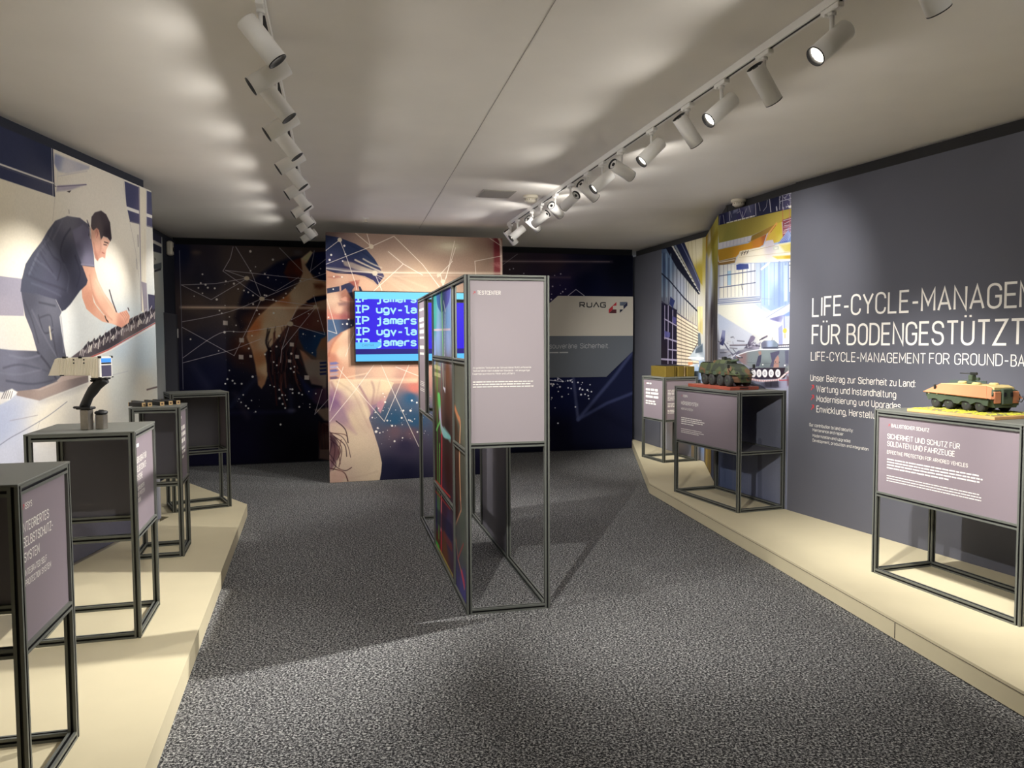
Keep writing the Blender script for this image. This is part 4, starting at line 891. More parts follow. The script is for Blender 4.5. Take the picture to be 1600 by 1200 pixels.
# overhead crane and roof
P.view(8, 1060, 290)
P.poly([(470, 320), (1440, 60), (1440, 290), (500, 500), (470, 500)], [((520, 420), (36, 38, 76)), ((700, 320), (70, 74, 112)), ((860, 260), (96, 98, 132)), ((1050, 260), (44, 46, 76)), ((1220, 200), (40, 42, 72)), ((1380, 180), (84, 80, 122)), ((800, 380), (64, 60, 112))], 1.5)
P.poly([(695, 262), (760, 245), (740, 330), (680, 352)], (150, 156, 190), 8, .7)
WL = (206, 206, 216)
for q, w_ in (([(632, 285), (645, 465)], 10), ([(750, 240), (772, 330), (800, 415)], 6), ([(870, 220), (902, 335)], 6), ([(960, 185), (968, 375)], 10), ([(998, 188), (1022, 315)], 6), ([(1112, 180), (1098, 270), (1060, 320)], 5), ([(1135, 145), (1155, 330)], 12), ([(1265, 110), (1265, 300)], 9), ([(808, 400), (852, 290)], 6), ([(520, 380), (510, 490)], 5), ([(560, 370), (575, 480)], 5), ([(640, 300), (665, 400)], 4), ([(730, 350), (770, 320)], 4), ([(1225, 270), (1230, 310)], 16), ([(800, 330), (802, 410)], 8)):
    P.line(q, w_, WL, .85)
P.line([(606, 470), (950, 380)], 11, (228, 222, 206)); 
for k in range(7): P.line([(640 + k * 48, 478 - k * 12.5), (646 + k * 48, 445 - k * 12.5)], 6, (60, 58, 80))
hq = random.Random(5)
for k in range(16):
    x = 1275 + 140 * hq.random(); y = 100 + 180 * hq.random()
    P.line([(x, y), (x + hq.uniform(-40, 40), y + hq.uniform(-50, 50))], 6, WL, .8)
P.line([(1300, 110), (1302, 300)], 6, WL); P.line([(1396, 90), (1398, 300)], 8, WL); P.line([(1270, 200), (1418, 160)], 5, WL); P.line([(1270, 130), (1418, 95)], 5, WL); P.poly([(1375, 255), (1440, 240), (1440, 275), (1378, 282)], (244, 240, 230))
P.poly([(490, 500), (1440, 282), (1440, 385), (1250, 470), (905, 630), (505, 720)], [((520, 600), (160, 150, 62)), ((900, 500), (166, 148, 58)), ((1300, 350), (186, 164, 60)), ((600, 690), (146, 140, 58))], 1.5)
P.poly([(895, 640), (1250, 465), (1420, 375), (1420, 400), (1225, 490), (1110, 600), (930, 690), (870, 705)], [((950, 640), (150, 118, 46)), ((1200, 500), (170, 126, 50))], 2)
P.poly([(505, 720), (918, 624), (902, 692), (505, 792)], (206, 204, 212))
for k in range(8): P.line([(560 + k * 44, 712 - k * 10), (556 + k * 44, 775 - k * 11)], 8, (164, 166, 196), .8)
P.poly([(490, 804), (870, 722), (920, 690), (1105, 606), (1060, 742), (990, 785), (765, 845), (722, 895), (505, 945)], [((560, 870), (190, 140, 30)), ((850, 780), (220, 150, 26)), ((1000, 720), (214, 130, 40)), ((1080, 640), (182, 96, 48))], 2)
P.poly([(1130, 620), (1235, 470), (1292, 450), (1304, 690), (1200, 720), (1095, 692)], [((1250, 560), (206, 180, 44)), ((1180, 660), (214, 176, 56)), ((1280, 680), (220, 200, 70))], 2)
P.line([(1226, 478), (1130, 600), (1098, 690)], 26, (232, 160, 70), .95, 2, True); P.line([(1216, 500), (1150, 590)], 6, (150, 60, 40), .8)
P.poly([(1302, 430), (1440, 395), (1440, 640), (1304, 650)], [((1340, 480), (126, 60, 76)), ((1380, 580), (150, 130, 176)), ((1330, 620), (176, 90, 90))], 3)
for k in range(10): P.line([(1305 + hq.uniform(0, 20), 440 + k * 20), (1418, 400 + k * 22 + hq.uniform(-20, 30))], 6, hq.choice([WL, (230, 220, 226), (190, 80, 90)]), .8)
P.line([(1302, 300), (1306, 650)], 9, (200, 96, 70), .8); P.line([(1386, 300), (1390, 640)], 8, (206, 110, 110), .8)
P.poly([(1245, 722), (1370, 560), (1440, 630), (1440, 700)], [((1340, 650), (70, 96, 196)), ((1400, 670), (120, 150, 220))], 2)
for k in range(5): P.line([(1262 + k * 26, 712 - k * 6), (1372 + k * 8, 568 + k * 12)], 6, (226, 232, 244), .85)
P.poly([(705, 985), (768, 820), (1060, 762), (1100, 690), (1180, 680), (1200, 742), (1440, 700), (1440, 940), (1000, 965), (745, 968)], [((780, 880), (228, 214, 184)), ((1000, 820), (240, 230, 206)), ((1300, 800), (240, 234, 212)), ((1380, 920), (246, 244, 236)), ((900, 930), (236, 228, 206)), ((1140, 710), (196, 186, 200))], 2)
P.poly([(1260, 742), (1440, 712), (1440, 830), (1330, 830)], [((1300, 760), (232, 214, 100)), ((1420, 800), (226, 200, 70))], 10, .85); P.poly([(1175, 886), (1440, 868), (1440, 915), (1235, 922)], [((1250, 900), (226, 206, 90)), ((1400, 890), (216, 176, 40))], 5)
P.line([(770, 850), (1200, 752)], 4, (170, 150, 110), .7); P.line([(760, 900), (1418, 830)], 4, (190, 176, 140), .7); P.poly([(1180, 765), (1252, 756), (1254, 800), (1184, 806)], (196, 204, 190), 3); P.poly([(1200, 775), (1240, 770), (1240, 792), (1202, 796)], (230, 230, 214), 2)
for k in range(3): P.line([(786 + k * 34, 872 - k * 8), (806 + k * 34, 826 - k * 6)], 9, (70, 60, 60), .9); P.line([(782 + k * 34, 840 - k * 8), (800 + k * 34, 850 - k * 6)], 6, (70, 60, 60), .8)
P.poly([(490, 955), (720, 902), (705, 965), (500, 1005)], (150, 112, 56), 2); P.line([(510, 962), (700, 930)], 8, (240, 230, 210), .8); P.line([(1060, 1040), (1140, 965)], 12, (246, 244, 236))
# far wall of the hangar
P.view(5.214, 1110, 390)
P.poly([(70, 128), (368, 112), (368, 376), (72, 397)], [((100, 200), (222, 224, 222)), ((250, 250), (232, 228, 208)), ((340, 150), (214, 222, 236)), ((100, 350), (226, 222, 206))], 1.5)
P.poly([(138, 175), (168, 172), (168, 290), (138, 292)], (150, 194, 226), 2, .9); P.poly([(75, 215), (105, 212), (105, 300), (76, 302)], (206, 214, 226), 2)
MU = (84, 92, 128)
for x in (76, 107, 138, 168, 200, 232, 265, 298, 330, 362): P.line([(x, 128 - x * .04), (x, 398 - x * .07)], 4, MU, .9)
P.line([(72, 216), (366, 174)], 5, MU); P.line([(72, 312), (366, 270)], 5, MU)
for w_, q in ((5, [(60, 410), (402, 384)]), (4, [(58, 424), (402, 398)]), (6, [(58, 438), (404, 410)]), (5, [(372, 112), (374, 380)]), (4, [(388, 112), (388, 384)]), (5, [(404, 112), (406, 400)]), (6, [(66, 130), (64, 420)]), (5, [(80, 450), (80, 690)]), (4, [(80, 452), (412, 428)]), (3, [(412, 120), (412, 705)])): P.line(q, w_, (110, 122, 164), .9)
P.poly([(368, 112), (404, 112), (404, 384), (370, 384)], (190, 206, 232), 3, .6)
P.poly([(210, 126), (240, 116), (308, 118), (312, 156), (240, 166), (212, 166)], [((230, 140), (56, 74, 150)), ((290, 140), (66, 80, 146))], 3); P.line([(262, 165), (264, 370)], 5, MU); P.line([(250, 280), (258, 325)], 7, (110, 112, 120), .8)
P.poly([(416, 112), (640, 108), (640, 440), (492, 502), (416, 456)], [((440, 300), (150, 186, 236)), ((520, 200), (176, 200, 236)), ((600, 300), (146, 176, 226)), ((560, 380), (132, 158, 210))], 2)
for x in (440, 476, 520, 560, 585, 612): P.line([(x, 112), (x, 450)], 7 if x != 560 else 26, (120, 146, 206) if x != 476 else (216, 228, 246), .7, 3)
P.poly([(600, 130), (626, 128), (626, 420), (600, 424)], (190, 210, 242), 3, .8); P.line([(416, 160), (470, 116)], 14, (244, 244, 240)); P.line([(420, 400), (500, 404)], 4, (140, 150, 190), .6)
P.poly([(638, 104), (680, 104), (680, 345), (640, 345)], (234, 236, 232)); P.line([(640, 128), (680, 126)], 4, MU); P.line([(640, 236), (680, 232)], 4, MU); P.line([(638, 104), (640, 430)], 6, (110, 124, 176))
P.poly([(62, 460), (80, 452), (340, 438), (452, 510), (540, 600), (545, 760), (412, 700), (340, 690), (62, 520)], [((200, 520), (226, 226, 210)), ((400, 560), (230, 228, 212)), ((500, 640), (226, 224, 208)), ((330, 660), (222, 222, 210))], 4)
P.poly([(60, 524), (340, 690), (320, 760), (280, 800), (80, 810)], [((100, 600), (176, 188, 214)), ((240, 700), (190, 196, 214)), ((100, 760), (196, 200, 210))], 4)
P.poly([(360, 440), (412, 430), (490, 500), (452, 552)], (160, 180, 220), 8, .6); P.line([(440, 615), (485, 642)], 12, (190, 196, 206), .8)
P.poly([(448, 562), (660, 428), (680, 424), (680, 470), (478, 572)], [((500, 550), (206, 214, 232)), ((620, 460), (240, 242, 246))], 2); P.line([(455, 555), (660, 432)], 4, (130, 140, 180))
P.poly([(478, 564), (600, 530), (680, 486), (680, 540), (590, 560), (560, 640)], [((540, 580), (112, 112, 166)), ((640, 520), (120, 150, 230)), ((560, 620), (176, 178, 210))], 3)
P.poly([(470, 566), (555, 590), (585, 600), (556, 640)], (206, 206, 222), 4, .9); P.poly([(552, 640), (586, 610), (590, 780), (556, 780)], (150, 158, 204), 3)
P.poly([(590, 545), (680, 540), (680, 800), (590, 790)], [((620, 600), (178, 186, 224)), ((620, 740), (232, 232, 238))], 4); P.line([(600, 540), (604, 660)], 10, (120, 130, 186), .8)
P.dot((606, 662), 19, (228, 192, 70), 1, .3, 1.3); P.line([(606, 690), (608, 720)], 8, (214, 170, 60)); P.line([(654, 560), (654, 800)], 6, (244, 244, 250))
# tracked vehicle
P.poly([(176, 856), (230, 824), (300, 806), (340, 800), (400, 812), (300, 905), (240, 930), (190, 900)], [((200, 880), (96, 96, 116)), ((300, 830), (130, 130, 150))], 5, .9)
P.poly([(196, 868), (300, 832), (400, 814), (680, 812), (680, 930), (612, 966), (420, 972), (330, 962), (266, 930)], [((260, 880), (140, 112, 116)), ((330, 890), (122, 134, 140)), ((450, 860), (126, 140, 144)), ((600, 850), (116, 126, 140)), ((450, 950), (104, 116, 122)), ((640, 900), (110, 112, 130))], 2)
P.poly([(388, 832), (412, 826), (416, 852), (398, 864)], (166, 122, 112), 4, .9); P.poly([(390, 868), (416, 856), (410, 920), (396, 952), (366, 954), (378, 910)], (70, 70, 96), 3); P.poly([(486, 842), (562, 824), (560, 850), (530, 880), (516, 958), (482, 956), (500, 910)], (82, 80, 108), 3)
P.poly([(520, 904), (548, 862), (558, 880), (556, 962), (512, 964)], (172, 126, 116), 4); P.poly([(606, 826), (636, 820), (634, 930), (612, 930)], (84, 84, 112), 5, .8); P.line([(300, 920), (420, 926), (560, 930)], 3, (86, 96, 104), .6); P.dot((427, 938), 7, (246, 246, 246)); P.dot((606, 944), 9, (240, 240, 240)); P.dot((560, 918), 5, (40, 36, 50)); P.dot((530, 916), 5, (40, 36, 50))
P.line([(196, 868), (300, 832), (400, 815), (660, 813)], 6, (226, 228, 236), .9)
P.poly([(416, 806), (412, 764), (436, 742), (520, 738), (552, 768), (556, 802)], [((440, 780), (104, 106, 130)), ((480, 770), (150, 168, 204)), ((530, 780), (120, 136, 156))], 3); P.poly([(430, 796), (548, 792), (552, 808), (426, 808)], (70, 74, 96), 3)
P.poly([(272, 806), (298, 776), (328, 704), (346, 700), (366, 716), (352, 750), (380, 770), (412, 752), (396, 812)], [((300, 790), (90, 86, 108)), ((340, 720), (120, 110, 138)), ((380, 790), (150, 146, 168))], 4)
for k in range(14): P.line([(300 + hq.uniform(0, 100), 780 + hq.uniform(-60, 20)), (300 + hq.uniform(0, 110), 790 + hq.uniform(-40, 20))], 6, hq.choice([(190, 190, 206), (66, 62, 84), (130, 124, 146)]), .8)
P.line([(160, 781), (296, 777)], 10, (92, 86, 102)); P.line([(160, 778), (290, 774)], 3, (170, 166, 178)); P.line([(418, 728), (462, 706)], 12, (110, 104, 128)); P.line([(400, 738), (440, 716)], 7, (84, 78, 98)); P.line([(500, 742), (506, 716)], 5, (110, 110, 130))
for k in range(7): P.line([(548 + k * 15, 800), (552 + k * 15, 770 + 6 * (k % 3))], 5, (90, 84, 104), .8)
P.line([(552, 780), (650, 774)], 6, (80, 72, 88)); P.line([(545, 800), (655, 796)], 8, (90, 96, 116))
P.poly([(98, 656), (122, 662), (118, 740), (104, 784), (74, 772)], [((110, 680), (130, 136, 180)), ((90, 760), (56, 60, 108))], 2); P.line([(112, 764), (150, 820), (182, 856)], 9, (90, 90, 116)); P.line([(172, 880), (206, 856), (250, 880)], 8, (206, 210, 226)); P.line([(200, 870), (230, 826)], 6, (100, 100, 130))
P.poly([(316, 966), (624, 962), (640, 990), (600, 1050), (330, 1062)], [((400, 980), (58, 52, 70)), ((550, 1050), (52, 40, 52))], 3)
for x in (349, 396, 443, 494, 549):
    P.dot((x, 1008), 23, (232, 230, 232), 1, .15, 1.55); P.dot((x, 1008), 12, (150, 146, 160), .9, .4, 1.5); P.dot((x + 1, 1008), 6, (230, 228, 232), .9, .4, 1.4); P.dot((x, 968), 14, (44, 40, 54), .8, .4, .5)
P.line([(318, 1052), (430, 1070), (540, 1064), (600, 1022), (640, 984), (642, 950)], 11, (226, 206, 206), 1, 1.5, True)
for k in range(18): P.line([(322 + k * 14, 1050 + 16 * math.sin(k / 17 * 3)), (322 + k * 14, 1064 + 14 * math.sin(k / 17 * 3))], 5, (176, 70, 76), .8)
P.line([(560, 1066), (680, 1062)], 6, (206, 60, 72)); P.line([(612, 1010), (680, 1000)], 4, (170, 90, 110), .7); P.poly([(610, 960), (642, 940), (640, 985), (600, 1005)], (120, 128, 130), 3, .8)
P.poly([(270, 1078), (430, 1082), (560, 1072), (680, 1070), (680, 1130), (270, 1130)], [((320, 1100), (120, 126, 150)), ((500, 1100), (64, 62, 80)), ((620, 1100), (150, 150, 180))], 6); P.poly([(440, 1078), (550, 1070), (556, 1118), (450, 1118)], (52, 50, 64), 6, .9); P.poly([(620, 1030), (680, 1040), (680, 1110), (626, 1110)], (100, 56, 66), 8, .7)
for k in range(40):
    x = hq.uniform(40, 240); y = hq.uniform(700, 1090)
    P.line([(x, y), (x + hq.uniform(-20, 60), y + hq.uniform(-12, 24))], 7, hq.choice([(60, 58, 70), (120, 116, 128), (180, 176, 184), (84, 80, 92)]), .55 if y < 850 else .8, 2)
P.poly([(0, 420), (44, 440), (60, 740), (56, 900), (0, 900)], [((20, 500), (150, 160, 180)), ((30, 640), (80, 78, 90)), ((30, 820), (70, 66, 74))], 8, .85)
P.view(1, 0, 0)
for k in range(5): P.line([(1122 + k * 24, 708), (1121 + k * 24, 790)], 1.6, (130, 136, 160), .4, 2)
P.line([(1187, 690), (1187, 790)], 8, (70, 74, 96), .35, 4)
P.grain(.03, 2, 12)
o = MB().box(0, RMW, 0, .0115, PLAT + .001, TOP).build('wall_mural', [M['board_edge'], P.material('hangar_mural', .82, sat=.8)], None, F_RMUR.loc(), (0, 0, F_RMUR.rot))
print_face(o, 0, RMW, PLAT, TOP)
tag(o, 'bright wall mural of a tracked vehicle under a yellow crane in a hangar', 'mural')

# the return face between the two hangar prints: the picture drawn out into upright streaks
P = Paint(F_RRET, 0.0, RRW, PLAT, TOP, 220)
P.view(4.8, 1020, 350)
P.fill([((360, 130), (150, 96, 26)), ((400, 120), (160, 130, 40)), ((440, 60), (150, 132, 60)), ((430, 180), (196, 190, 180)), ((470, 150), (170, 160, 70)), ((450, 240), (150, 140, 50)), ((440, 360), (170, 180, 196)), ((400, 330), (120, 122, 132)), ((380, 430), (104, 102, 110)), ((430, 500), (150, 156, 172)), ((400, 650), (84, 80, 84)), ((440, 700), (56, 50, 56)), ((460, 800), (70, 66, 72)),
        ((400, 900), (110, 104, 104)), ((440, 980), (84, 80, 84)), ((420, 1300), (90, 88, 92)), ((400, 1800), (96, 90, 90)), ((430, 1900), (80, 78, 84))])
P.poly([(345, 95), (400, 70), (402, 190), (372, 240), (345, 180)], (160, 98, 24), 20, .8); P.poly([(398, 190), (480, 40), (500, 60), (420, 250)], (140, 124, 44), 12, .8)
rs = random.Random(8); x = 0.0
while x < P.W:
    w_ = rs.uniform(3, 12); c = rs.choice([(150, 146, 146), (50, 46, 52), (84, 80, 84), (120, 116, 116), (190, 186, 182), (40, 36, 42), (120, 100, 70)])
    zt = rs.uniform(1.5, 2.1); zb = rs.uniform(.9, 1.3)
    for z_a, z_b, al in ((zb, zt, .5), (.8, zb + .1, .65)):
        ya, yb = (z_a - PLAT) * P.res, (z_b - PLAT) * P.res
        P.polyP(np.array([(x, ya), (x + w_, ya), (x + w_ * rs.uniform(.2, 1), yb), (x, yb)]), c, 3, al)
    x += w_ * rs.uniform(.8, 1.8)
for k in range(16):
    x = P.W * (.10 + .5 * k / 16); P.polyP(np.array([(x, 0), (x + rs.uniform(4, 12), 0), (x + rs.uniform(4, 12), 1.0 * P.res), (x, .95 * P.res)]), [(176, 146, 62), (70, 58, 40), (196, 166, 80)][k % 3], 2, .85)
P.polyP(np.array([(P.W * .68, 0), (P.W * .80, 0), (P.W * .80, .9 * P.res), (P.W * .68, .9 * P.res)]), (90, 104, 140), 6, .8)
o = MB().box(0, RRW, 0, .0115, PLAT + .001, TOP).build('wall_mural', [M['board_edge'], P.material('hangar_mural_return', 1.0)], None, F_RRET.loc(), (0, 0, F_RRET.rot))
print_face(o, 0, RRW, PLAT, TOP)
tag(o, 'narrow streaked mural face on the wall return between the two hangar murals', 'mural')

# hangar picture on the recessed wall towards the back
fx0 = F_RFAR.at(1033, 560)[0]
P = Paint(F_RFAR, fx0, RFW, PLAT, TOP, 300)
P.view(4.8, 1020, 350)
P.fill([((80, 300), (64, 80, 110)), ((110, 260), (90, 108, 136)), ((200, 480), (150, 156, 172)), ((300, 600), (190, 188, 184)), ((300, 750), (200, 194, 176)), ((260, 900), (218, 208, 186)), ((280, 150), (176, 168, 140)), ((340, 300), (160, 146, 70)), ((90, 800), (32, 30, 48)), ((120, 950), (34, 30, 46)), ((300, 1050), (210, 200, 180)), ((350, 1100), (130, 150, 180)),
        ((200, 1500), (176, 162, 158)), ((330, 1600), (116, 132, 166)), ((260, 1400), (180, 164, 158)), ((300, 1900), (170, 160, 158)), ((90, 1700), (150, 150, 158))])
P.poly([(225, 118), (372, 84), (372, 460), (345, 430), (300, 320)], [((260, 160), (186, 176, 146)), ((330, 200), (196, 188, 160)), ((340, 380), (150, 134, 50))], 4)
for x in (262, 290, 318): P.line([(x, 110), (x + 12, 330)], 4, (130, 120, 96), .6)
P.poly([(60, 175), (150, 148), (356, 520), (345, 530), (180, 330), (100, 185), (60, 190)], (26, 28, 42), 3); P.poly([(165, 142), (230, 122), (355, 430), (356, 520)], [((200, 160), (32, 36, 62)), ((330, 430), (64, 66, 90))], 3)
P.line([(205, 130), (305, 330), (355, 450)], 6, (120, 126, 150), .7)
for k in range(13):
    t = k / 12.0; P.line([(142 + t * 200, 158 + t * 345), (156 + t * 198, 178 + t * 340)], 11 - 5 * t, (206, 204, 196), .9)
for k, x in enumerate((85, 120, 152, 181, 208, 232, 252, 270, 287, 302, 318, 332)):
    P.line([(x, 195 + (x - 62) * 1.05), (x, 560 + (x - 62) * .78)], 6 if x < 200 else 4, (34, 38, 56), .9)
for x in (68, 102, 135): P.line([(x, 230), (x + 2, 540)], 12, (150, 176, 196), .45, 5)
P.line([(60, 365), (130, 430), (230, 550), (345, 665)], 7, (30, 34, 50), .95); P.line([(120, 640), (200, 680), (340, 775)], 8, (150, 140, 140), .9); P.line([(60, 575), (345, 790)], 5, (40, 40, 56), .7)
P.poly([(178, 676), (335, 772), (345, 1070), (178, 1055)], [((200, 800), (216, 204, 180)), ((320, 900), (222, 212, 186)), ((220, 1000), (214, 200, 176))], 3)
for k in range(13):
    y = 700 + k * 28; P.line([(178, y), (342, 800 + k * 20.5)], 5, (96, 84, 76), .8)
for x in (214, 246, 300): P.line([(x, 700), (x, 1060)], 3, (120, 106, 96), .6)
P.poly([(56, 585), (120, 610), (180, 645), (180, 1055), (56, 1050)], [((80, 700), (28, 26, 44)), ((150, 900), (34, 30, 46)), ((80, 1000), (40, 34, 44))], 3)
LV = (164, 156, 182)
for q, w_ in (([(90, 615), (90, 860)], 7), ([(116, 615), (114, 1045)], 8), ([(150, 648), (146, 1045)], 7), ([(88, 712), (180, 764)], 6), ([(88, 852), (180, 882)], 7), ([(114, 940), (180, 948)], 6), ([(56, 1012), (180, 1022)], 8)): P.line(q, w_, LV, .9)
P.poly([(88, 800), (130, 815), (128, 850), (90, 850)], (90, 90, 150), 4, .8); P.poly([(148, 690), (176, 705), (174, 750), (150, 742)], (84, 80, 140), 4, .8)
P.poly([(132, 545), (166, 575), (150, 628), (124, 600)], (42, 50, 92), 2); P.line([(150, 625), (146, 650)], 4, (42, 50, 92))
P.poly([(334, 620), (374, 618), (374, 830), (340, 800)], [((345, 700), (220, 206, 156)), ((368, 760), (190, 176, 120))], 3); P.line([(354, 620), (356, 810)], 4, (150, 136, 90), .7)
P.poly([(268, 1004), (300, 960), (330, 915), (376, 895), (384, 1025), (300, 1025)], [((310, 970), (176, 186, 194)), ((350, 940), (110, 120, 132)), ((340, 1005), (196, 204, 210))], 3); P.poly([(322, 940), (372, 905), (372, 960), (318, 970)], (76, 88, 100), 3, .9); P.line([(268, 1004), (380, 1008)], 8, (220, 224, 228)); P.poly([(338, 822), (356, 816), (362, 908), (340, 916)], (92, 104, 112), 2); P.line([(300, 960), (338, 890)], 5, (60, 60, 66))
P.poly([(264, 1035), (300, 1035), (296, 1075), (268, 1075)], (196, 128, 84), 3, .8); P.poly([(270, 1060), (340, 1045), (340, 1140), (272, 1140)], [((290, 1080), (214, 214, 210)), ((300, 1120), (110, 140, 180))], 4)
P.view(1, 0, 0)
P.poly([(1080, 660), (1100, 660), (1100, 730), (1080, 725)], [((1084, 690), (170, 140, 90)), ((1096, 690), (112, 132, 172))], 3, .8)
P.grain(.04, 2, 3)
o = MB().box(fx0, RFW, 0, .0095, PLAT + .001, TOP).build('wall_mural', [M['board_edge'], P.material('hangar_mural_far', 1.0)], None, F_RFAR.loc(), (0, 0, F_RFAR.rot))
print_face(o, fx0, RFW, PLAT, TOP)
tag(o, 'hangar mural with window wall and shelving on the recessed wall towards the back', 'mural')
# ---------------------------------------------------------------- lettering on the right wall
WALL_R = bpy.data.objects['wall_right']
def wall_lines(sc, ox, oy, items, th):
    for it in items:
        mb = MB(); photo_text(mb, F_RTXT, sc, ox, oy, [it], th); mb.build('wall_lettering', M['white_ink'], WALL_R)
wall_lines(4, 1240, 420, [('FÜR BODENGESTÜTZT', (118, 470), (1440, 474), (118, 355))], 1.1)
mb = MB()
photo_text(mb, F_RTXT, 4, 1240, 420, [('LIFE-CYCLE-MANAGE', (120, 292), (1395, 241), (120, 180))], 1.1)
a0 = F_RTXT.at(1240 + 1418 / 4, 420 + 239 / 4); c0 = F_RTXT.at(1240 + 120 / 4, 420 + 292 / 4); c1 = F_RTXT.at(1240 + 120 / 4, 420 + 180 / 4)
text_geo(mb, 'MENT', a0[0], a0[1], c1[1] - c0[1], (c1[1] - c0[1]) / 10 * text_width('MENT') * .97, 1.1)
mb.build('wall_lettering', M['white_ink'], WALL_R)
mb = MB()
a0 = F_RTXT.at(1240 + 1470 / 4, 420 + 474 / 4); text_geo(mb, 'E', a0[0], a0[1], c1[1] - c0[1], None, 1.1)
mb.build('wall_lettering', M['white_ink'], WALL_R)
mb = MB()
photo_text(mb, F_RTXT, 4, 1240, 420, [('LIFE-CYCLE-MANAGEMENT', (110, 572), (825, 592), (110, 520)), ('FOR GROUND-', (850, 592), (1342, 606), (850, 528))], 1.0)
a0 = F_RTXT.at(1240 + 1360 / 4, 420 + 608 / 4); b0 = F_RTXT.at(1240 + 110 / 4, 420 + 572 / 4); b1 = F_RTXT.at(1240 + 110 / 4, 420 + 520 / 4)
text_geo(mb, 'BASED', a0[0], a0[1], b1[1] - b0[1], (b1[1] - b0[1]) / 10 * text_width('BASED') * .97)
mb.build('wall_lettering', M['white_ink'], WALL_R)
wall_lines(4, 1240, 420, [
    ('Unser Beitrag zur Sicherheit zu Land:', (107, 697), (760, 742), (107, 660)), ('Wartung und Instandhaltung', (145, 768), (640, 806), (145, 730)),
    ('Modernisierung und Upgrades', (145, 832), (668, 874), (145, 796)), ('Enwicklung, Herstellung', (145, 896), (560, 940), (145, 858)),
    ('Our contribution to land security:', (100, 983), (372, 1020), (100, 964)), ('Maintenance and repair', (120, 1014), (312, 1042), (120, 997)),
    ('Modernization and upgrades', (120, 1049), (355, 1085), (120, 1032)), ('Development, production and integration', (120, 1080), (467, 1135), (120, 1063))], 1.15)
for y in (762, 824, 886):
    A = F_RTXT.at(1240 + 110 / 4, 420 + y / 4); mb = MB(); text_geo(mb, '~', A[0], A[1], .055, .030, 1.25)
    tag(mb.build('bullet_arrow', M['red_ink'], WALL_R), 'red bullet arrow')

# ---------------------------------------------------------------- sign at the right end of the back wall
def ruag(px, py): return F_BACK.at(780 + px / 7.2727, 380 + py / 7.2727)
sign = thing('wall_sign', 'two-tone grey sign with dark letters and red and navy emblem at right of back wall', 'sign', F_BACK.loc(), F_BACK.rot)
S_W = mat('sign_light_grey', (190, 184, 172), .6); S_G = mat('sign_dark_grey', (92, 98, 106), .6)
mb = MB(); l = [ruag(*q) for q in ((668, 598), (1520, 595), (1520, 1052), (200, 1068), (200, 1065))]
zc = l[0][1]; x_l = l[0][0] - (zc - l[2][1])
mb.prism([(x_l - .1, l[2][1] + .1), (x_l, l[2][1] + .1), (l[0][0] - .0, zc), (l[1][0], zc), (l[1][0], l[2][1]), (x_l - .1, l[2][1])][1:], -.005, -.0005)
mb.build('upper_board', S_W, sign)
def s2(px, py): return F_BACK.at(780 + px / 3.3333, 360 + py / 3.3333)
r0 = s2(690, 628); r1 = s2(558, 762)
MB().prism([(x_l, l[2][1] - .001), (l[1][0], l[2][1] - .001), (l[1][0], r0[1]), (r1[0], r1[1]), (x_l, r1[1])], -.005, -.0005).build('lower_board', S_G, sign)
mb = MB(); A = ruag(915, 726); B = ruag(1205, 724); Ct = ruag(915, 674); H = Ct[1] - A[1]; W = B[0] - A[0]
for pts in ([(0, 0), (0, 10), (5.2, 10, 1.5), (5.2, 4.6, 1.5), (0, 4.6)], [(2.6, 4.6), (5.4, 0)], [(8, 10), (8, 0, 2.5), (13.4, 0, 2.5), (13.4, 10)], [(15.4, 0), (18.5, 10), (21.6, 0)], [(29, 8.2), (29, 10, .6), (23.6, 10, 2), (23.6, 0, 2), (29, 0, 1), (29, 5), (26.4, 5)]):
    P2 = [np.array([A[0] + q[0] / 29 * W, A[1] + q[1] / 10 * H]) for q in _round(pts)]
    v, f = ribbon(P2, H * .25); mb.add([(q[0], -.0065, q[1]) for q in v], f)
mb.build('name_lettering', M['dark_ink'], sign)
PALE = mat('pale_grey_ink', (176, 178, 180), .6)
for it in (('Sicherheit.', (422, 613), (570, 613), (420, 588)), ('souveräne', (262, 614), (404, 614), (262, 589))):
    mb = MB(); photo_text(mb, F_BACK, 3.3333, 780, 360, [it], 1.0, y=-.0065); mb.build('slogan_lettering', PALE, sign)
mb = MB()
q = s2(262, 640); q2 = s2(365, 640); fine_print(mb, q[0], q2[0], q[1], .018, random.Random(2), -.0065)
mb.build('fine_print', PALE, sign)
def emb(name, pts, col):
    MB().prism([tuple(ruag(*q)) for q in pts], -.0075, -.0052).build(name, mat(name, col, .55), sign)
emb('emblem_red_piece', [(1243, 752), (1330, 668), (1330, 710), (1290, 712), (1290, 752), (1245, 795), (1243, 795)], (176, 40, 52))
emb('emblem_dark_red_piece', [(1290, 753), (1330, 753), (1330, 795), (1247, 795)], (74, 26, 32))
emb('emblem_grey_piece', [(1369, 668), (1453, 667), (1410, 710), (1369, 710)], (86, 96, 112))
emb('emblem_navy_piece', [(1411, 711), (1455, 669), (1455, 708), (1412, 750)], (28, 36, 66))
emb('emblem_dark_navy_piece', [(1369, 753), (1409, 753), (1369, 792)], (20, 26, 50))

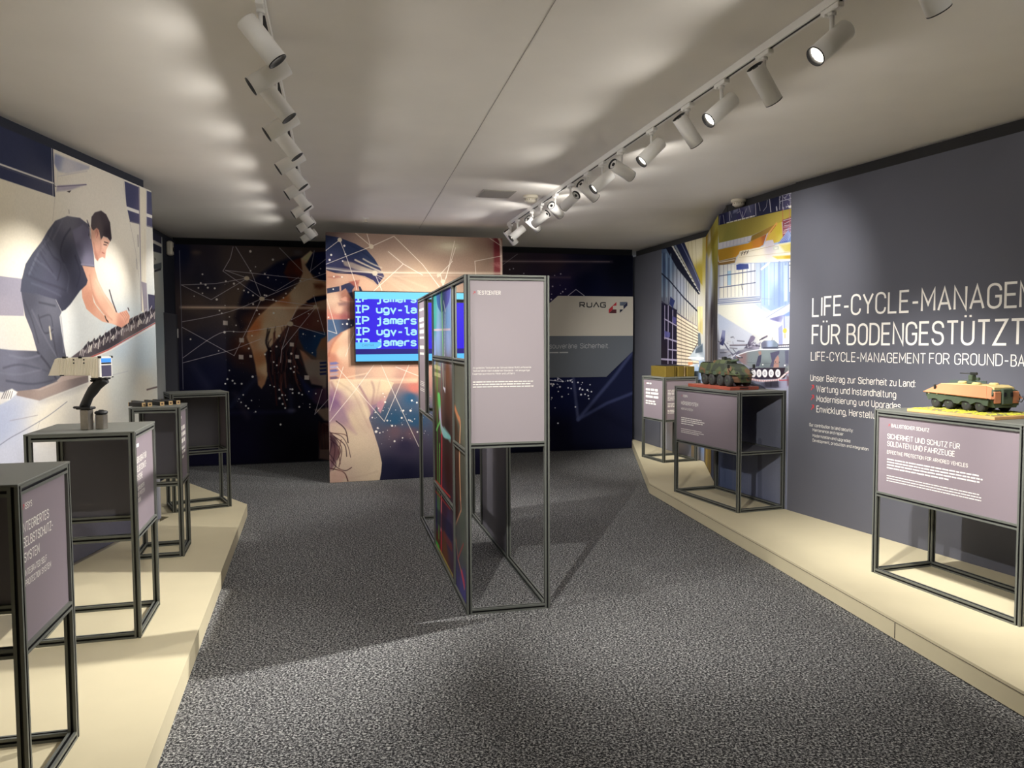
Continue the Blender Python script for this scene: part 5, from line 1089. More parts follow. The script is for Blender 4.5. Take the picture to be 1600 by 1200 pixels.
# ---------------------------------------------------------------- television on the freestanding panel
F_TV = Frame(*(F_CENTRE.world(0, -.075)[:2]), F_CENTRE.deg)
def tvp(px, py): return F_TV.at(540 + px / 8.571, 440 + py / 8.571)
T0 = tvp(105, 122); T1 = tvp(131, 1082)
tz1, tz0 = T0[1], T1[1]; tx0 = (T0[0] + T1[0]) / 2; tw = (tz1 - tz0) * 16 / 9 * 1.0
tx1 = tx0 + tw
tv = thing('television', 'wide television with blue screen and pale code lettering on the freestanding panel', 'television', F_TV.world(tx0, 0, tz0), F_TV.rot)
MB().bevbox(0, tw, 0, .045, 0, tz1 - tz0, .004).build('casing', M['black'], tv)
MB().box(.3, tw - .3, .045, .0735, .2, .6).build('wall_bracket', M['black'], tv)
BZ = .011
def emit(name, col, st):
    m = bpy.data.materials.new(name); m.use_nodes = True; nt = m.node_tree; b = nt.nodes['Principled BSDF']
    b.inputs['Base Color'].default_value = (.01, .01, .015, 1); b.inputs['Roughness'].default_value = .5; b.inputs['Specular IOR Level'].default_value = .08
    b.inputs['Emission Color'].default_value = srgb(col); b.inputs['Emission Strength'].default_value = st * .88
    return m
E_BLUE = emit('screen_blue', (42, 4, 228), 1.0); E_NAVY = emit('screen_navy', (22, 4, 120), 1.0); E_CYAN = emit('screen_cyan', (118, 224, 255), 1.0); E_LET = emit('screen_lettering', (172, 236, 255), 1.0); E_SKY = emit('screen_sky', (96, 198, 255), 1.0)
def loc(px, py):
    p = tvp(px, py); return p[0] - tx0, p[1] - tz0
hh = tz1 - tz0
z_top = loc(200, 232)[1]; z_n = loc(200, 905)[1]; z_b = loc(200, 975)[1]
MB().box(BZ, tw - BZ, -.001, .001, BZ, hh - BZ).build('screen', E_BLUE, tv)
MB().box(BZ, tw - BZ, -.0018, -.001, z_top, hh - BZ).build('title_bar', E_CYAN, tv)
MB().box(BZ, tw - BZ, -.0018, -.001, z_b, z_n).build('navy_band', E_NAVY, tv)
MB().box(BZ, tw - BZ, -.0018, -.001, BZ, z_b).build('status_bar', E_SKY, tv)
rows = [('IP jamers', 862, 773), ('IP ugv-la', 712, 622), ('IP jamers', 565, 474), ('IP ugv-la', 414, 324)]
for t, yb, yt in rows:
    a = loc(128 if yb < 600 else 136, yb); b = loc(128, yt); e = loc(952, yb - 4)
    wd = e[0] - a[0] - .012; per = wd / text_width(t, mono=6.15)
    for w_, k_ in ((t[:2], 0), (t[3:], 3)):
        mb = MB(); text_geo(mb, w_, a[0] + .006 + k_ * 6.15 * per, a[1], b[1] - a[1], text_width(w_, mono=6.15) * per, 2.5, -.0022, mono=6.15); mb.build('code_lettering', E_LET, tv)
mb = MB(); a = loc(128, 268); b = loc(128, 178); e = loc(952, 266)   # top row, half under the title bar
wd = e[0] - a[0] - .012; per = wd / text_width('IP jamers', mono=6.15)
for w_, k_ in (('IP', 0), ('jamers', 3)):
    mb = MB(); text_geo(mb, w_, a[0] + .006 + k_ * 6.15 * per, a[1], b[1] - a[1], text_width(w_, mono=6.15) * per, 2.5, -.0014, mono=6.15)
    mb.v = [(x, y, min(z, z_top + .003)) for x, y, z in mb.v]
    mb.build('code_lettering', E_LET, tv)
l = [loc(*q) for q in ((133, 815), (470, 812), (482, 845), (405, 900), (134, 902))]
MB().prism(l, -.0030, -.0024).build('name_tag', E_SKY, tv)
mb = MB(); a = loc(222, 868); b = loc(222, 842); e = loc(376, 866)
text_geo(mb, 'C4ISTAR', a[0], a[1], b[1] - a[1], e[0] - a[0], 1.0, -.0034)
mb.build('tag_lettering', mat('screen_dark_lettering', (40, 70, 110), .5), tv)
# ---------------------------------------------------------------- display stands of slotted aluminium profile
PW = .030
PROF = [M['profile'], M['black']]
def rails(t, w, d, z, sides='fblr', p=PW):
    h = p / 2
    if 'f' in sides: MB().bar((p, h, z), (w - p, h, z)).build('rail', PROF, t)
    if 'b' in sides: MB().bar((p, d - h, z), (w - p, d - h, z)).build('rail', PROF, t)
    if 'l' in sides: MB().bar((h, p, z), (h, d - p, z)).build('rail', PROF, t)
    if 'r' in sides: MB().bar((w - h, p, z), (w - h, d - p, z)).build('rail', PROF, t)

def stand(label, F, w, d, h, group, side_panels='', group_cat='display stand'):
    """local x along the printed face, y into the stand; side_panels: plain boards on left / right / back"""
    t = thing('display_stand', label, 'display stand', F.loc(), F.rot, group)
    hp = PW / 2; zt = h - .008
    for x, y in ((hp, hp), (w - hp, hp), (hp, d - hp), (w - hp, d - hp)):
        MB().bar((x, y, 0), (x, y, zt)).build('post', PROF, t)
    for z in (zt - hp, .500, hp): rails(t, w, d, z)
    MB().bevbox(-.001, w + .001, -.001, d + .001, zt, h, .0015).build('top_board', M['topboard'], t)
    z0, z1 = .515, zt - PW
    p = MB().box(PW - .002, w - PW + .002, .010, .016, z0, z1).build('printed_panel', M['mauve'], t)
    for s in side_panels:
        if s == 'r': MB().box(w - .017, w - .011, PW - .002, d - PW + .002, z0, z1).build('plain_panel', M['panelback'], t)
        if s == 'l': MB().box(.011, .017, PW - .002, d - PW + .002, z0, z1).build('plain_panel', M['panelback'], t)
        if s == 'b': MB().box(PW - .002, w - PW + .002, d - .017, d - .011, z0, z1).build('plain_panel', M['panelback'], t)
    # black end caps in the corners of the top frame
    for x in (hp, w - hp): MB().box(x - .004, x + .004, -.0012, .002, zt - .019, zt - .011).build('screw', M['black'], t)
    return t, p

def panel_text(p, items, arrow=None, body=(), dx=0.0, seed=1, th=1.2):
    """items: (text, x, z baseline, cap, width); every line is a lettering object of its own"""
    for tx, x, z, cap, w in items:
        mb = MB(); text_geo(mb, tx, x + dx, z, cap, w, th, .0088); mb.build('text_line', M['white_ink'], p)
    rnd = random.Random(seed)
    for x, z, cap, w in body:
        mb = MB(); fine_print(mb, x + dx, x + dx + w, z, cap, rnd, .0088); mb.build('fine_print', M['white_ink'], p)
    if arrow:
        mb = MB(); text_geo(mb, '~', arrow[0] + dx, arrow[1], .018, .012, 1.3, .0088)
        tag(mb.build('arrow_mark', M['red_ink'], p), 'red arrow mark')

HS = 1.02
G = 'display stands along the platforms'
FR = Frame(2.234, 4.719, -71.9, PLAT); FC = Frame(1.553, 7.325, -70.7, PLAT); FD = Frame(1.621, 9.567, -71.0, PLAT)
FL1 = Frame(-1.493, 2.297, 103.2, PLAT); FL2 = Frame(-1.828, 3.70, 104.7, PLAT); FL3 = Frame(-2.231, 5.146, 105.7, PLAT); FL4 = Frame(-2.491, 6.746, 121.8, PLAT)
WR, WC, WD, DEP = .985, 1.012, .53, .478

st_r, p = stand('wide display stand carrying the orange armoured vehicle model, nearest on the right platform', FR, WR, DEP, HS, G)
panel_text(p, [('BALLISTISCHER SCHUTZ', .128, .920, .0195, .273), ('SICHERHEIT UND SCHUTZ FÜR', .099, .849, .0285, .505), ('SOLDATEN UND FAHRZEUGE', .099, .804, .0285, .475), ('EFFECTIVE PROTECTION FOR ARMORED VEHICLES', .099, .757, .0195, .558)],
           (.103, .921), [(.099, .719, .0075, .627), (.099, .702, .0075, .65), (.099, .685, .0075, .632), (.099, .667, .0075, .44), (.099, .620, .005, .64), (.099, .605, .005, .645), (.099, .590, .005, .645)], seed=2)
st_c, p = stand('wide display stand carrying the camouflaged wheeled vehicle model in front of the hangar mural', FC, WC, DEP, HS, G)
MB().box(PW, WC - PW, PW, DEP - PW, .503, .509).build('shelf', M['panelback'], st_c)
panel_text(p, [('COBRA', .136, .922, .0195, .08), ('MÖRSERSYSTEM', .106, .849, .0295, .284), ('MORTAR SYSTEM', .106, .800, .0190, .198)],
           (.110, .922), [(.107, .722, .0075, .342), (.107, .704, .0075, .385), (.107, .687, .0075, .36), (.107, .667, .0075, .219), (.107, .618, .005, .343), (.107, .601, .005, .38), (.107, .586, .005, .3)], seed=3)
st_d, p = stand('narrow display stand carrying the olive brass box, farthest on the right platform', FD, WD, .468, HS, G, 'r')
panel_text(p, [], (.072, .922), [(.101, .922, .018, .136), (.082, .842, .027, .333), (.082, .800, .027, .306), (.082, .756, .027, .306), (.082, .706, .0175, .249), (.082, .677, .0175, .249)], seed=4)
sp = [o for o in st_d.children if o.name.startswith('plain_panel')][0]; sp.data.materials[0] = M['mauve']; sp.name = 'printed_panel'
rnd = random.Random(6)
for z in (.86, .842, .824, .806, .78, .762, .744, .70, .682, .664, .62, .604, .588):
    x = .06; mb = MB()
    while x < .30:
        w_ = min(rnd.uniform(.015, .06), .30 - x); mb.add([(WD - .0098, x, z), (WD - .0098, x + w_, z), (WD - .0098, x + w_, z + .007), (WD - .0098, x, z + .007)], [(0, 1, 2, 3)]); x += w_ + .006
    mb.build('fine_print', M['white_ink'], sp)

st_1, p = stand('near left display stand with an empty top, cut by the picture edge', FL1, .475, DEP, HS, G, 'r')
panel_text(p, [('ISSYS', .052, .929, .0185, .056), ('INTEGRIERTES', .025, .860, .028, .226), ('SELBSTSCHUTZ-', .027, .8135, .028, .257), ('SYSTEM', .030, .766, .028, .126), ('INTEGRATED SELF', .034, .722, .0185, .184), ('PROTECTION SYSTEM', .032, .690, .0185, .221)], (.033, .930), dx=.024, seed=5)
st_2, p = stand('left display stand carrying the cream ribbed device on a black grip', FL2, .50, DEP, HS, G, 'r')
panel_text(p, [('BEDIENGERÄT FÜR', .030, .853, .028, .234), ('SELBSTSCHUTZ-', .030, .809, .028, .228), ('SYSTEME', .030, .765, .028, .126), ('CONTROL DEVICE FOR', .034, .716, .0185, .158), ('SELF-PROTECTION', .034, .686, .0185, .167), ('SYSTEMS', .034, .656, .0185, .069)], None, [(.036, .931, .017, .058)], dx=.034, seed=6)
st_3, p = stand('left display stand carrying the row of black rods', FL3, .36, .316, HS, G, 'r')
panel_text(p, [], None, [(.04, .93, .018, .05), (.03, .85, .028, .2), (.03, .806, .028, .22), (.03, .762, .028, .19), (.03, .716, .018, .17), (.03, .686, .018, .2), (.03, .656, .018, .12)], dx=.03, seed=7)
st_4, p = stand('empty topped display stand at the far end of the left platform', FL4, .376, .482, HS, G, 'r')

# ---------------------------------------------------------------- tall test centre stand in the middle of the room
FT = Frame(-.262, 4.296, 13.0, 0.0); TW, TD, TH = .49, 2.463, 1.93
FTL = Frame(-.262 + .012 * FT.u[0], 4.296 + .012 * FT.u[1], 13.0 - 90.0, 0.0)   # left side seen from outside: local x runs towards the front
tall = thing('exhibition_frame', 'tall open frame stand with printed panels standing in the middle of the carpet', 'display stand', FT.loc(), FT.rot)
hp = PW / 2
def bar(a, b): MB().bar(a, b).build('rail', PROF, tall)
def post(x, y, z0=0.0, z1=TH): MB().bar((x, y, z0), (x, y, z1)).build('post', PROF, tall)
for x in (hp, TW - hp):
    for y in (hp, TD - hp): post(x, y)
post(hp, .49, PW, TH - PW); post(hp, 1.475, PW, TH - PW); post(hp, 1.96, .985, TH - PW); post(TW - hp, 1.03, PW, TH - PW); post(TW - hp, 2.02, PW, TH - PW)
for z in (TH - hp, hp):
    bar((PW, hp, z), (TW - PW, hp, z)); bar((PW, TD - hp, z), (TW - PW, TD - hp, z)); bar((hp, PW, z), (hp, TD - PW, z)); bar((TW - hp, PW, z), (TW - hp, TD - PW, z))
bar((PW, hp, .968), (TW - PW, hp, .968)); bar((PW, TD - hp, .968), (TW - PW, TD - hp, .968))
bar((hp, PW, 1.443), (hp, .475, 1.443)); bar((hp, .505, 1.443), (hp, 1.46, 1.443)); bar((hp, PW, .93), (hp, .475, .93)); bar((hp, .505, .505), (hp, 1.46, .505)); bar((hp, 1.49, .97), (hp, TD - PW, .97)); bar((TW - hp, 2.035, .97), (TW - hp, TD - PW, .97))
p = MB().box(PW - .002, TW - PW + .002, .010, .016, .983, TH - PW).build('printed_panel', mat('pale_mauve_panel', (152, 143, 147), .5), tall)
panel_text(p, [('TESTCENTER', .074, 1.8195, .0205, .133), ('Als grösstes Testcenter der Schweiz bietet RUAG umfassende', .045, 1.404, .0092, .339), ('Testverfahren nach etablierten Standards - mit einzigartiger', .045, 1.387, .0092, .333), ('Expertise aus Industrie, Militär und Luftfahrt.', .045, 1.370, .0092, .243)],
           (.050, 1.820), [(.045, 1.326, .005, .35), (.045, 1.312, .005, .34), (.045, 1.298, .005, .352)], seed=8, th=1.25)
MB().box(TW - .017, TW - .011, 1.045, 2.005, PW, TH - PW).build('plain_panel', M['panelback'], tall)
MB().box(TW - .017, TW - .011, 2.035, TD - PW, .985, TH - PW).build('plain_panel', M['panelback'], tall)
# printed boards on the left side, painted on their own plane
def left_board(name, y0, y1, z0, z1, P, m):
    """board between two depths on the left side"""
    o = MB().box(-y1, -y0, 0, .006, z0, z1).build(name, [M['panelback'], m], tall, (.012, 0, 0), (0, 0, math.radians(-90)))
    print_face(o, P.x0, P.x1, P.z0, P.z1)
    return o
P = Paint(FTL, -1.475, -.49, .02, TH, 260)
P.view(4.286, 640, 420)
P.fill([((165, 170), (60, 150, 150)), ((200, 200), (120, 170, 200)), ((255, 160), (140, 150, 210)), ((165, 350), (70, 160, 150)), ((190, 480), (140, 165, 215)), ((255, 500), (150, 170, 220)), ((255, 350), (120, 160, 210)), ((165, 560), (150, 170, 230)),
        ((180, 700), (130, 116, 76)), ((255, 700), (124, 84, 64)), ((180, 900), (96, 78, 56)), ((255, 900), (90, 60, 50)), ((180, 1100), (60, 50, 44)), ((255, 1100), (60, 44, 40)), ((180, 1350), (70, 44, 40)), ((255, 1350), (64, 34, 32)), ((180, 1650), (70, 66, 110)), ((240, 1600), (76, 50, 70)), ((190, 1850), (110, 66, 50)), ((240, 1900), (120, 80, 60)), ((255, 1750), (70, 66, 110))])
P.poly([(182, 130), (262, 118), (268, 200), (245, 260), (215, 292), (190, 260), (180, 200)], [((200, 180), (50, 84, 150)), ((250, 170), (90, 90, 180)), ((215, 270), (70, 100, 150))], 3, .85, True)
P.line([(158, 412), (272, 408)], 3, (220, 190, 200), .8); P.line([(214, 140), (224, 580)], 7, (150, 240, 130), .9, 2); P.line([(205, 170), (212, 280)], 4, (210, 250, 200), .8, 2)
P.line([(228, 222), (238, 285)], 5, (240, 250, 255), .9, 2)
for k in range(12): P.line([(236 - k * .2, 310 + k * 24), (236 - k * .2, 318 + k * 24)], 4, (226, 236, 245), .9)
for k in range(4): P.line([(165, 650 + k * 12 + (24 if k > 1 else 0)), (206, 662 + k * 14 + (20 if k > 1 else 0))], 3, (206, 196, 150), .8)
P.line([(222, 640), (226, 800)], 5, (220, 236, 210), .8, 2); P.line([(236, 690), (238, 800)], 4, (200, 190, 180), .7, 2); P.poly([(224, 790), (240, 800), (238, 836)], (220, 220, 240), 2)
P.line([(184, 660), (188, 1700)], 7, (90, 180, 70), .75, 3); P.line([(200, 1180), (196, 1800)], 7, (120, 220, 90), .8, 3)
P.line([(216, 640), (214, 1100)], 4, (200, 60, 60), .6, 2); P.line([(216, 1100), (212, 1900)], 10, (230, 60, 80), .9, 3); P.line([(212, 1500), (210, 1750)], 5, (255, 190, 190), .9, 2)
P.poly([(188, 840), (204, 850), (212, 1000), (222, 1060), (270, 1120), (272, 1140), (230, 1130), (206, 1060), (196, 960)], [((200, 880), (110, 220, 110)), ((206, 980), (200, 190, 230)), ((240, 1100), (150, 220, 220)), ((265, 1130), (110, 200, 190))], 3, .9, True)
P.line([(180, 1080), (204, 1020), (210, 1100)], 5, (120, 210, 110), .8); P.line([(230, 1080), (272, 1140)], 12, (150, 206, 206), .6, 4)
P.line([(158, 1400), (272, 1530)], 3, (220, 80, 70), .8); P.line([(158, 1470), (272, 1610)], 3, (200, 70, 60), .6)
P.view(4, 640, 660)
P.line([(152, 730), (200, 820), (270, 960)], 4, (200, 190, 110), .8); P.poly([(160, 760), (182, 790), (184, 830), (160, 800)], (226, 190, 90), 2); P.line([(154, 720), (184, 780), (186, 850)], 5, (80, 200, 90), .9)
P.poly([(190, 830), (262, 950), (262, 1010), (190, 880)], (116, 68, 44), 5, .85); P.line([(152, 560), (262, 690)], 20, (50, 46, 70), .6, 6); P.line([(215, 700), (262, 780)], 12, (150, 70, 60), .6, 5)
m_mid = P.material('laser_print', .9)
for i, (z0, z1) in enumerate(((1.459, TH - PW), (.52, 1.428), (PW, .49))):
    o = left_board('printed_panel', .505, 1.46, z0, z1, P, m_mid)
P = Paint(FTL, -.49, -.0, .02, TH, 300)
P.view(4, 640, 660)
P.fill([((300, -60), (110, 116, 104)), ((340, 40), (104, 106, 92)), ((290, 40), (74, 56, 44)), ((300, 300), (70, 46, 38)), ((330, 300), (84, 84, 74)), ((290, 500), (66, 40, 34)), ((330, 600), (86, 92, 84)), ((300, 760), (84, 78, 84)), ((340, 760), (100, 104, 96)), ((290, 950), (84, 80, 130)), ((330, 1050), (92, 90, 150)), ((340, 1120), (96, 92, 156)), ((300, 850), (80, 76, 100))])
P.line([(283, -90), (300, -40), (316, 0), (314, 100), (312, 250), (318, 480)], 9, (226, 170, 130), .9, 3, True); P.line([(283, -90), (300, -40), (314, 0)], 12, (200, 120, 80), .6, 5, True)
P.line([(318, 480), (322, 550), (282, 655), (302, 850), (330, 960), (342, 1040)], 5, (226, 150, 120), .9, 1.5); P.line([(302, 850), (336, 760)], 5, (214, 70, 80), .9); P.line([(326, 940), (342, 1010)], 14, (226, 80, 100), .7, 5)
P.poly([(283, 640), (322, 550), (345, 540), (345, 900), (320, 920), (300, 840)], (92, 100, 92), 5, .5); P.poly([(275, 920), (290, 1010), (275, 1010)], (20, 18, 24), 2)
m_near = P.material('circuit_print', .9)
for z0, z1 in ((.946, 1.428), (PW, .914)): left_board('printed_panel', PW - .002, .475, z0, z1, P, m_near)
o = MB().box(.009, .015, 1.975, TD - PW, .985, TH - PW).build('printed_panel', M['mauve'], tall)
rnd = random.Random(9)
for z, h_ in ((1.82, .018), (1.73, .03), (1.68, .03), (1.63, .03), (1.585, .018), (1.50, .028), (1.45, .02), (1.22, .006), (1.205, .006), (1.19, .006), (1.16, .006), (1.145, .006)):
    y = TD - .07; mb = MB()
    while y > 2.1:
        w_ = min(rnd.uniform(.03, .09), y - 2.08); mb.add([(.0078, y, z), (.0078, y - w_, z), (.0078, y - w_, z + h_), (.0078, y, z + h_)], [(0, 1, 2, 3)]); y -= w_ + .012
    mb.build('fine_print', M['white_ink'], o)
# ---------------------------------------------------------------- exhibits on the stands
ZT = PLAT + HS
GREEN = camo_mat('camouflage_paint', [(40, 46, 34), (62, 70, 42), (92, 66, 44)], 9.0)
DGREEN = mat('dark_green_paint', (62, 74, 56), .7, noise=.12, nscale=30)
TAN = mat('orange_tan_paint', (190, 124, 86), .75, noise=.03, nscale=20)
SAND = mat('sand_paint', (206, 186, 128), .7, noise=.06, nscale=25)
DARKM = mat('dark_gun_metal', (42, 44, 40), .5, metal=.3)
REDWOOD = mat('red_brown_wood', (150, 74, 56), .45, noise=.12, nscale=18)
OAK = mat('pale_wood', (206, 160, 104), .5, noise=.1, nscale=14)
STEEL = mat('brushed_steel', (150, 144, 136), .32, metal=.85, noise=.05, nscale=60)
CREAM = mat('cream_casing', (240, 230, 210), .5)
BRASS = mat('olive_brass', (136, 116, 52), .38, metal=.55, noise=.06, nscale=20)
BRASSL = mat('bright_brass', (214, 184, 132), .4, metal=.3)
GLASS = bpy.data.materials.new('smoked_plate'); GLASS.use_nodes = True
_b = GLASS.node_tree.nodes['Principled BSDF']; _b.inputs['Base Color'].default_value = srgb((84, 96, 88)); _b.inputs['Roughness'].default_value = .3; _b.inputs['Alpha'].default_value = .9

def wheel(parent, x, y, z, r, w, side, tyre=None, hub=None):
    o = y if side > 0 else y - w
    t = MB(); t.lathe([(r * .55, 0), (r * .86, 0), (r, w * .18), (r, w * .82), (r * .86, w), (r * .55, w)], 26, 'y', (0, 0, 0))
    for k in range(18):                      # tread blocks
        a = 2 * math.pi * k / 18; c, s = math.cos(a), math.sin(a)
        q = [(r * 1.0, -r * .06), (r * 1.05, -r * .06), (r * 1.05, r * .06), (r * 1.0, r * .06)]
        t.loft([[(u * c - v * s, yy, u * s + v * c) for u, v in q] for yy in (w * .15, w * .85)])
    wo = t.build('wheel', tyre or M['rubber'], parent, (x, o, z))
    h = MB(); f = w * .92 if side > 0 else w * .08; dr = -1 if side > 0 else 1
    h.lathe([(r * .56, f), (r * .5, f + dr * w * .25), (r * .24, f + dr * w * .2), (r * .2, f - dr * w * .1), (.001, f - dr * w * .1)], 20, 'y')
    for k in range(8):
        a = 2 * math.pi * k / 8; h.cyl((r * .36 * math.cos(a), f + dr * w * .22, r * .36 * math.sin(a)), (r * .36 * math.cos(a), f + dr * w * .05, r * .36 * math.sin(a)), r * .045, n=6)
    h.build('hub', hub or DGREEN, wo)
    return wo

def section(x, pts):
    """closed symmetric cross-section: pts are (half width, z) from the bottom up"""
    return [(x, -y, z) for y, z in pts][::-1] + [(x, y, z) for y, z in pts]

# -- camouflaged eight-wheeled vehicle (local x points to its nose)
bA, bB, bC = at_z(1074.4, 602.6, ZT), at_z(1138.7, 608.2, ZT), at_z(1184, 607.4, ZT)
bl = .615; bw = .30
bo = FC.world(.185, .045, HS)
VL = Frame(bo[0], bo[1], FC.deg)
vp = VL.world(.36, .15)
veh = thing('model_vehicle', 'camouflaged eight-wheeled armoured vehicle model on a red-brown wooden base', 'model vehicle', (vp[0], vp[1], bo[2] + .0282), FC.rot + math.radians(-5))
VR = math.radians(-5)
def on_base(mb, name, m, parent, p, rz, z): 
    c, s_ = math.cos(rz), math.sin(rz)
    return mb.build(name, m, parent, (-(p[0] * c + p[1] * s_), -(-p[0] * s_ + p[1] * c), z), (0, 0, -rz))
bb = on_base(MB().bevbox(0, bl, 0, bw, 0, .026, .003), 'base_board', REDWOOD, veh, (.36, .15), VR, -.026)
MB().box(bl, bl + .0012, .10, .19, .006, .020).build('maker_plate', mat('dark_plate', (70, 34, 28), .4), bb)
veh.scale = (1.08, 1.0, 1.08)
hull = MB()
LOW = [(.0, .035), (.055, .035), (.075, .06), (.078, .085)]
def hs(x, top, wtop, wmid=.108, zmid=.125, low=1.0, wl=.078):
    return section(x, [(.0005, .036 + .0 * low), (wl * .8, .036), (wl, .07), (wl, .088), (wmid, .096), (wmid, zmid), (wtop, top), (.0005, top)])
hull.loft([hs(-.295, .172, .082, .098), hs(-.28, .182, .086), hs(.10, .182, .084), hs(.16, .172, .078), hs(.235, .140, .074, .098, .118), hs(.292, .098, .060, .078, .092, wl=.066)])
hull.build('hull', GREEN, veh)
mb = MB(); mb.loft([section(.235, [(.0005, .05), (.06, .05), (.07, .09), (.0005, .09)]), section(.30, [(.0005, .075), (.05, .075), (.055, .095), (.0005, .095)])]); mb.build('nose_plate', GREEN, veh)
for side in (1, -1):
    for x in (.185, .065, -.075, -.195): wheel(veh, x, side * .062, .0475, .0475, .043, side, mat('grey_tyre', (74, 68, 62), .85) if (x == .185 and side == 1) else M['rubber'])  # one front wheel has a paler grey tyre than the rest
    for x in (.125, -.005, -.135): MB().bevbox(x - .03, x + .03, side * .100 - .012, side * .100 + .012, .086, .118, .003).build('side_box', DGREEN, veh)
    MB().tube([(.22, side * .10, .12), (.235, side * .122, .135), (.235, side * .122, .165)], .0035).build('mirror_arm', DARKM, veh)
    MB().bevbox(.230, .240, side * .122 - .012, side * .122 + .012, .150, .178, .002).build('mirror', DARKM, veh)
    MB().lathe([(.014, 0), (.014, .016), (.010, .02), (.001, .02)], 16, 'x', (.262, side * .066, .105)).build('headlamp', DARKM, veh)
mb = MB(); mb.loft([section(-.10, [(.0005, .18), (.075, .18), (.062, .205), (.0005, .205)]), section(.02, [(.0005, .18), (.080, .18), (.066, .214), (.0005, .214)]), section(.09, [(.0005, .18), (.055, .18), (.044, .204), (.0005, .204)])]); mb.build('turret', GREEN, veh)
MB().cyl((.06, 0, .196), (.19, 0, .214), .0105, .009, 16).build('mortar_barrel', DGREEN, veh)
mb = MB(); mb.lathe([(.030, .205), (.030, .216), (.022, .222), (.001, .223)], 22, 'z', (-.02, .030, 0)); mb.build('hatch', GREEN, veh)
mb = MB(); mb.bevbox(-.01, .03, -.04, -.008, .21, .236, .004); mb.cyl((.03, -.024, .224), (.10, -.024, .226), .003, n=8); mb.build('sight_block', DARKM, veh)
for k in range(5): MB().bevbox(-.285 + k * .034, -.257 + k * .034, -.075, .075, .182, .190, .003).build('deck_hatch', DARKM, veh)
MB().tube([(-.24, .06, .185), (-.25, .065, .30)], .0014, 6).build('aerial', DARKM, veh)
for s in (1, -1): MB().box(.285, .303, s * .03 - .008, s * .03 + .008, .062, .080).build('tow_hook', DARKM, veh)

# -- orange armoured vehicle on a grassy base
go = FR.world(.205, .045, HS)
GL, GW = .565, .36
rg = random.Random(21); nx, ny = 60, 36; v = []; f = []
for j in range(ny + 1):
    for i in range(nx + 1):
        x = .018 + (GL - .036) * i / nx; y = .018 + (GW - .036) * j / ny
        e = min(i, nx - i, j, ny - j)
        v.append((x + rg.uniform(-.002, .002) * (e > 0), y + rg.uniform(-.002, .002) * (e > 0), .0165 if e == 0 else (.020 if e < 4 else .0235) + rg.uniform(-.003, .003)))
for j in range(ny):
    for i in range(nx): a = j * (nx + 1) + i; f.append((a, a + 1, a + nx + 2, a + nx + 1))
V2 = Frame(go[0], go[1], FR.deg + 1.0); vp = V2.world(.272, .185)
veh = thing('model_vehicle', 'orange-tan and green armoured vehicle model with machine gun on a grassy base', 'model vehicle', (vp[0], vp[1], go[2] + .027), FR.rot + math.radians(-4.0))
veh.scale = (1.0, 1.0, 1.12)
gb = on_base(MB().bevbox(0, GL, 0, GW, 0, .016, .002), 'base_board', OAK, veh, (.272, .185), math.radians(-5), -.024)
tag(MB().add(v, f).build('grass_mat', camo_mat('model_grass', [(126, 116, 76), (186, 184, 56), (156, 156, 50)], 26, .95), gb), None, None, None, 'stuff')
# local x towards the camera (its rear), nose at -x ; +y towards the wall
hull = MB()
def h2(x, top, wt, zb=.026, wb=.07): return section(x, [(.0005, zb), (wb, zb), (wb + .014, .050), (.094, .060), (.094, .086), (wt, top), (.0005, top)])
hull.loft([h2(-.235, .098, .066, .05, .05), h2(-.20, .112, .072), h2(.20, .116, .074), h2(.225, .108, .074)])
hull.build('hull', DGREEN, veh)
for s in (1, -1):
    a = MB()
    q0 = [(-.236, .104, .078), (-.186, .100, .116), (.176, .072, .128), (.205, .100, .070)]
    o_ = [(-.240, .112, .082), (-.150, .074, .126), (.170, .074, .130), (.214, .118, .072)]
    i_ = [(x, y - .006, z - .004) for x, y, z in o_]
    if s < 0:
        o_ = [(x, -y, z) for x, y, z in o_]; i_ = [(x, -y, z) for x, y, z in i_]
    a.loft([o_, i_] if s < 0 else [i_, o_])
    a.build('side_armour', TAN, veh)
    sk = MB()
    sk.prism([(-.215, .076), (-.215, .052), (-.205, .040), (-.190, .046), (-.165, .050), (-.140, .046), (-.125, .036), (-.105, .036), (-.090, .046), (-.060, .050), (-.035, .046), (-.020, .034), (.015, .034), (.030, .046), (.055, .050), (.080, .046), (.095, .034), (.110, .040), (.130, .048), (.160, .048), (.180, .036), (.208, .034), (.214, .074)], (.098 if s > 0 else -.103), (.103 if s > 0 else -.098))
    sk.build('side_skirt', DGREEN, veh)
    for x in (-.165, -.070, .055, .145): wheel(veh, x, s * .058, .0325, .0325, .036, s)
    MB().bevbox(.214, .232, s * .060 - .022, s * .060 + .022, .046, .104, .003).build('rear_panel', TAN, veh)
    e = MB(); e.loft([[(.176, s * .076, .128), (.176, s * .060, .128), (.214, s * .095, .072), (.214, s * .118, .072)], [(.200, s * .070, .122), (.200, s * .055, .122), (.234, s * .088, .068), (.232, s * .106, .068)]]); e.build('rear_wedge', TAN, veh)
mb = MB(); mb.loft([section(-.150, [(.0005, .110), (.074, .110), (.070, .128), (.0005, .128)]), section(.172, [(.0005, .112), (.074, .112), (.070, .132), (.0005, .132)]), section(.212, [(.0005, .10), (.070, .10), (.066, .122), (.0005, .122)])]); mb.build('roof', SAND, veh)
MB().bevbox(.214, .238, -.034, .034, .040, .118, .004).build('rear_door', DGREEN, veh)
for y in (-.022, .022): MB().box(.238, .240, y - .008, y + .008, .08, .10).build('rear_window', M['black'], veh)
for x, y in ((-.095, .03), (.06, -.028), (.12, .028)): MB().lathe([(.024, .130), (.024, .137), (.017, .141), (.001, .141)], 18, 'z', (x, y, 0)).build('roof_hatch', SAND, veh)
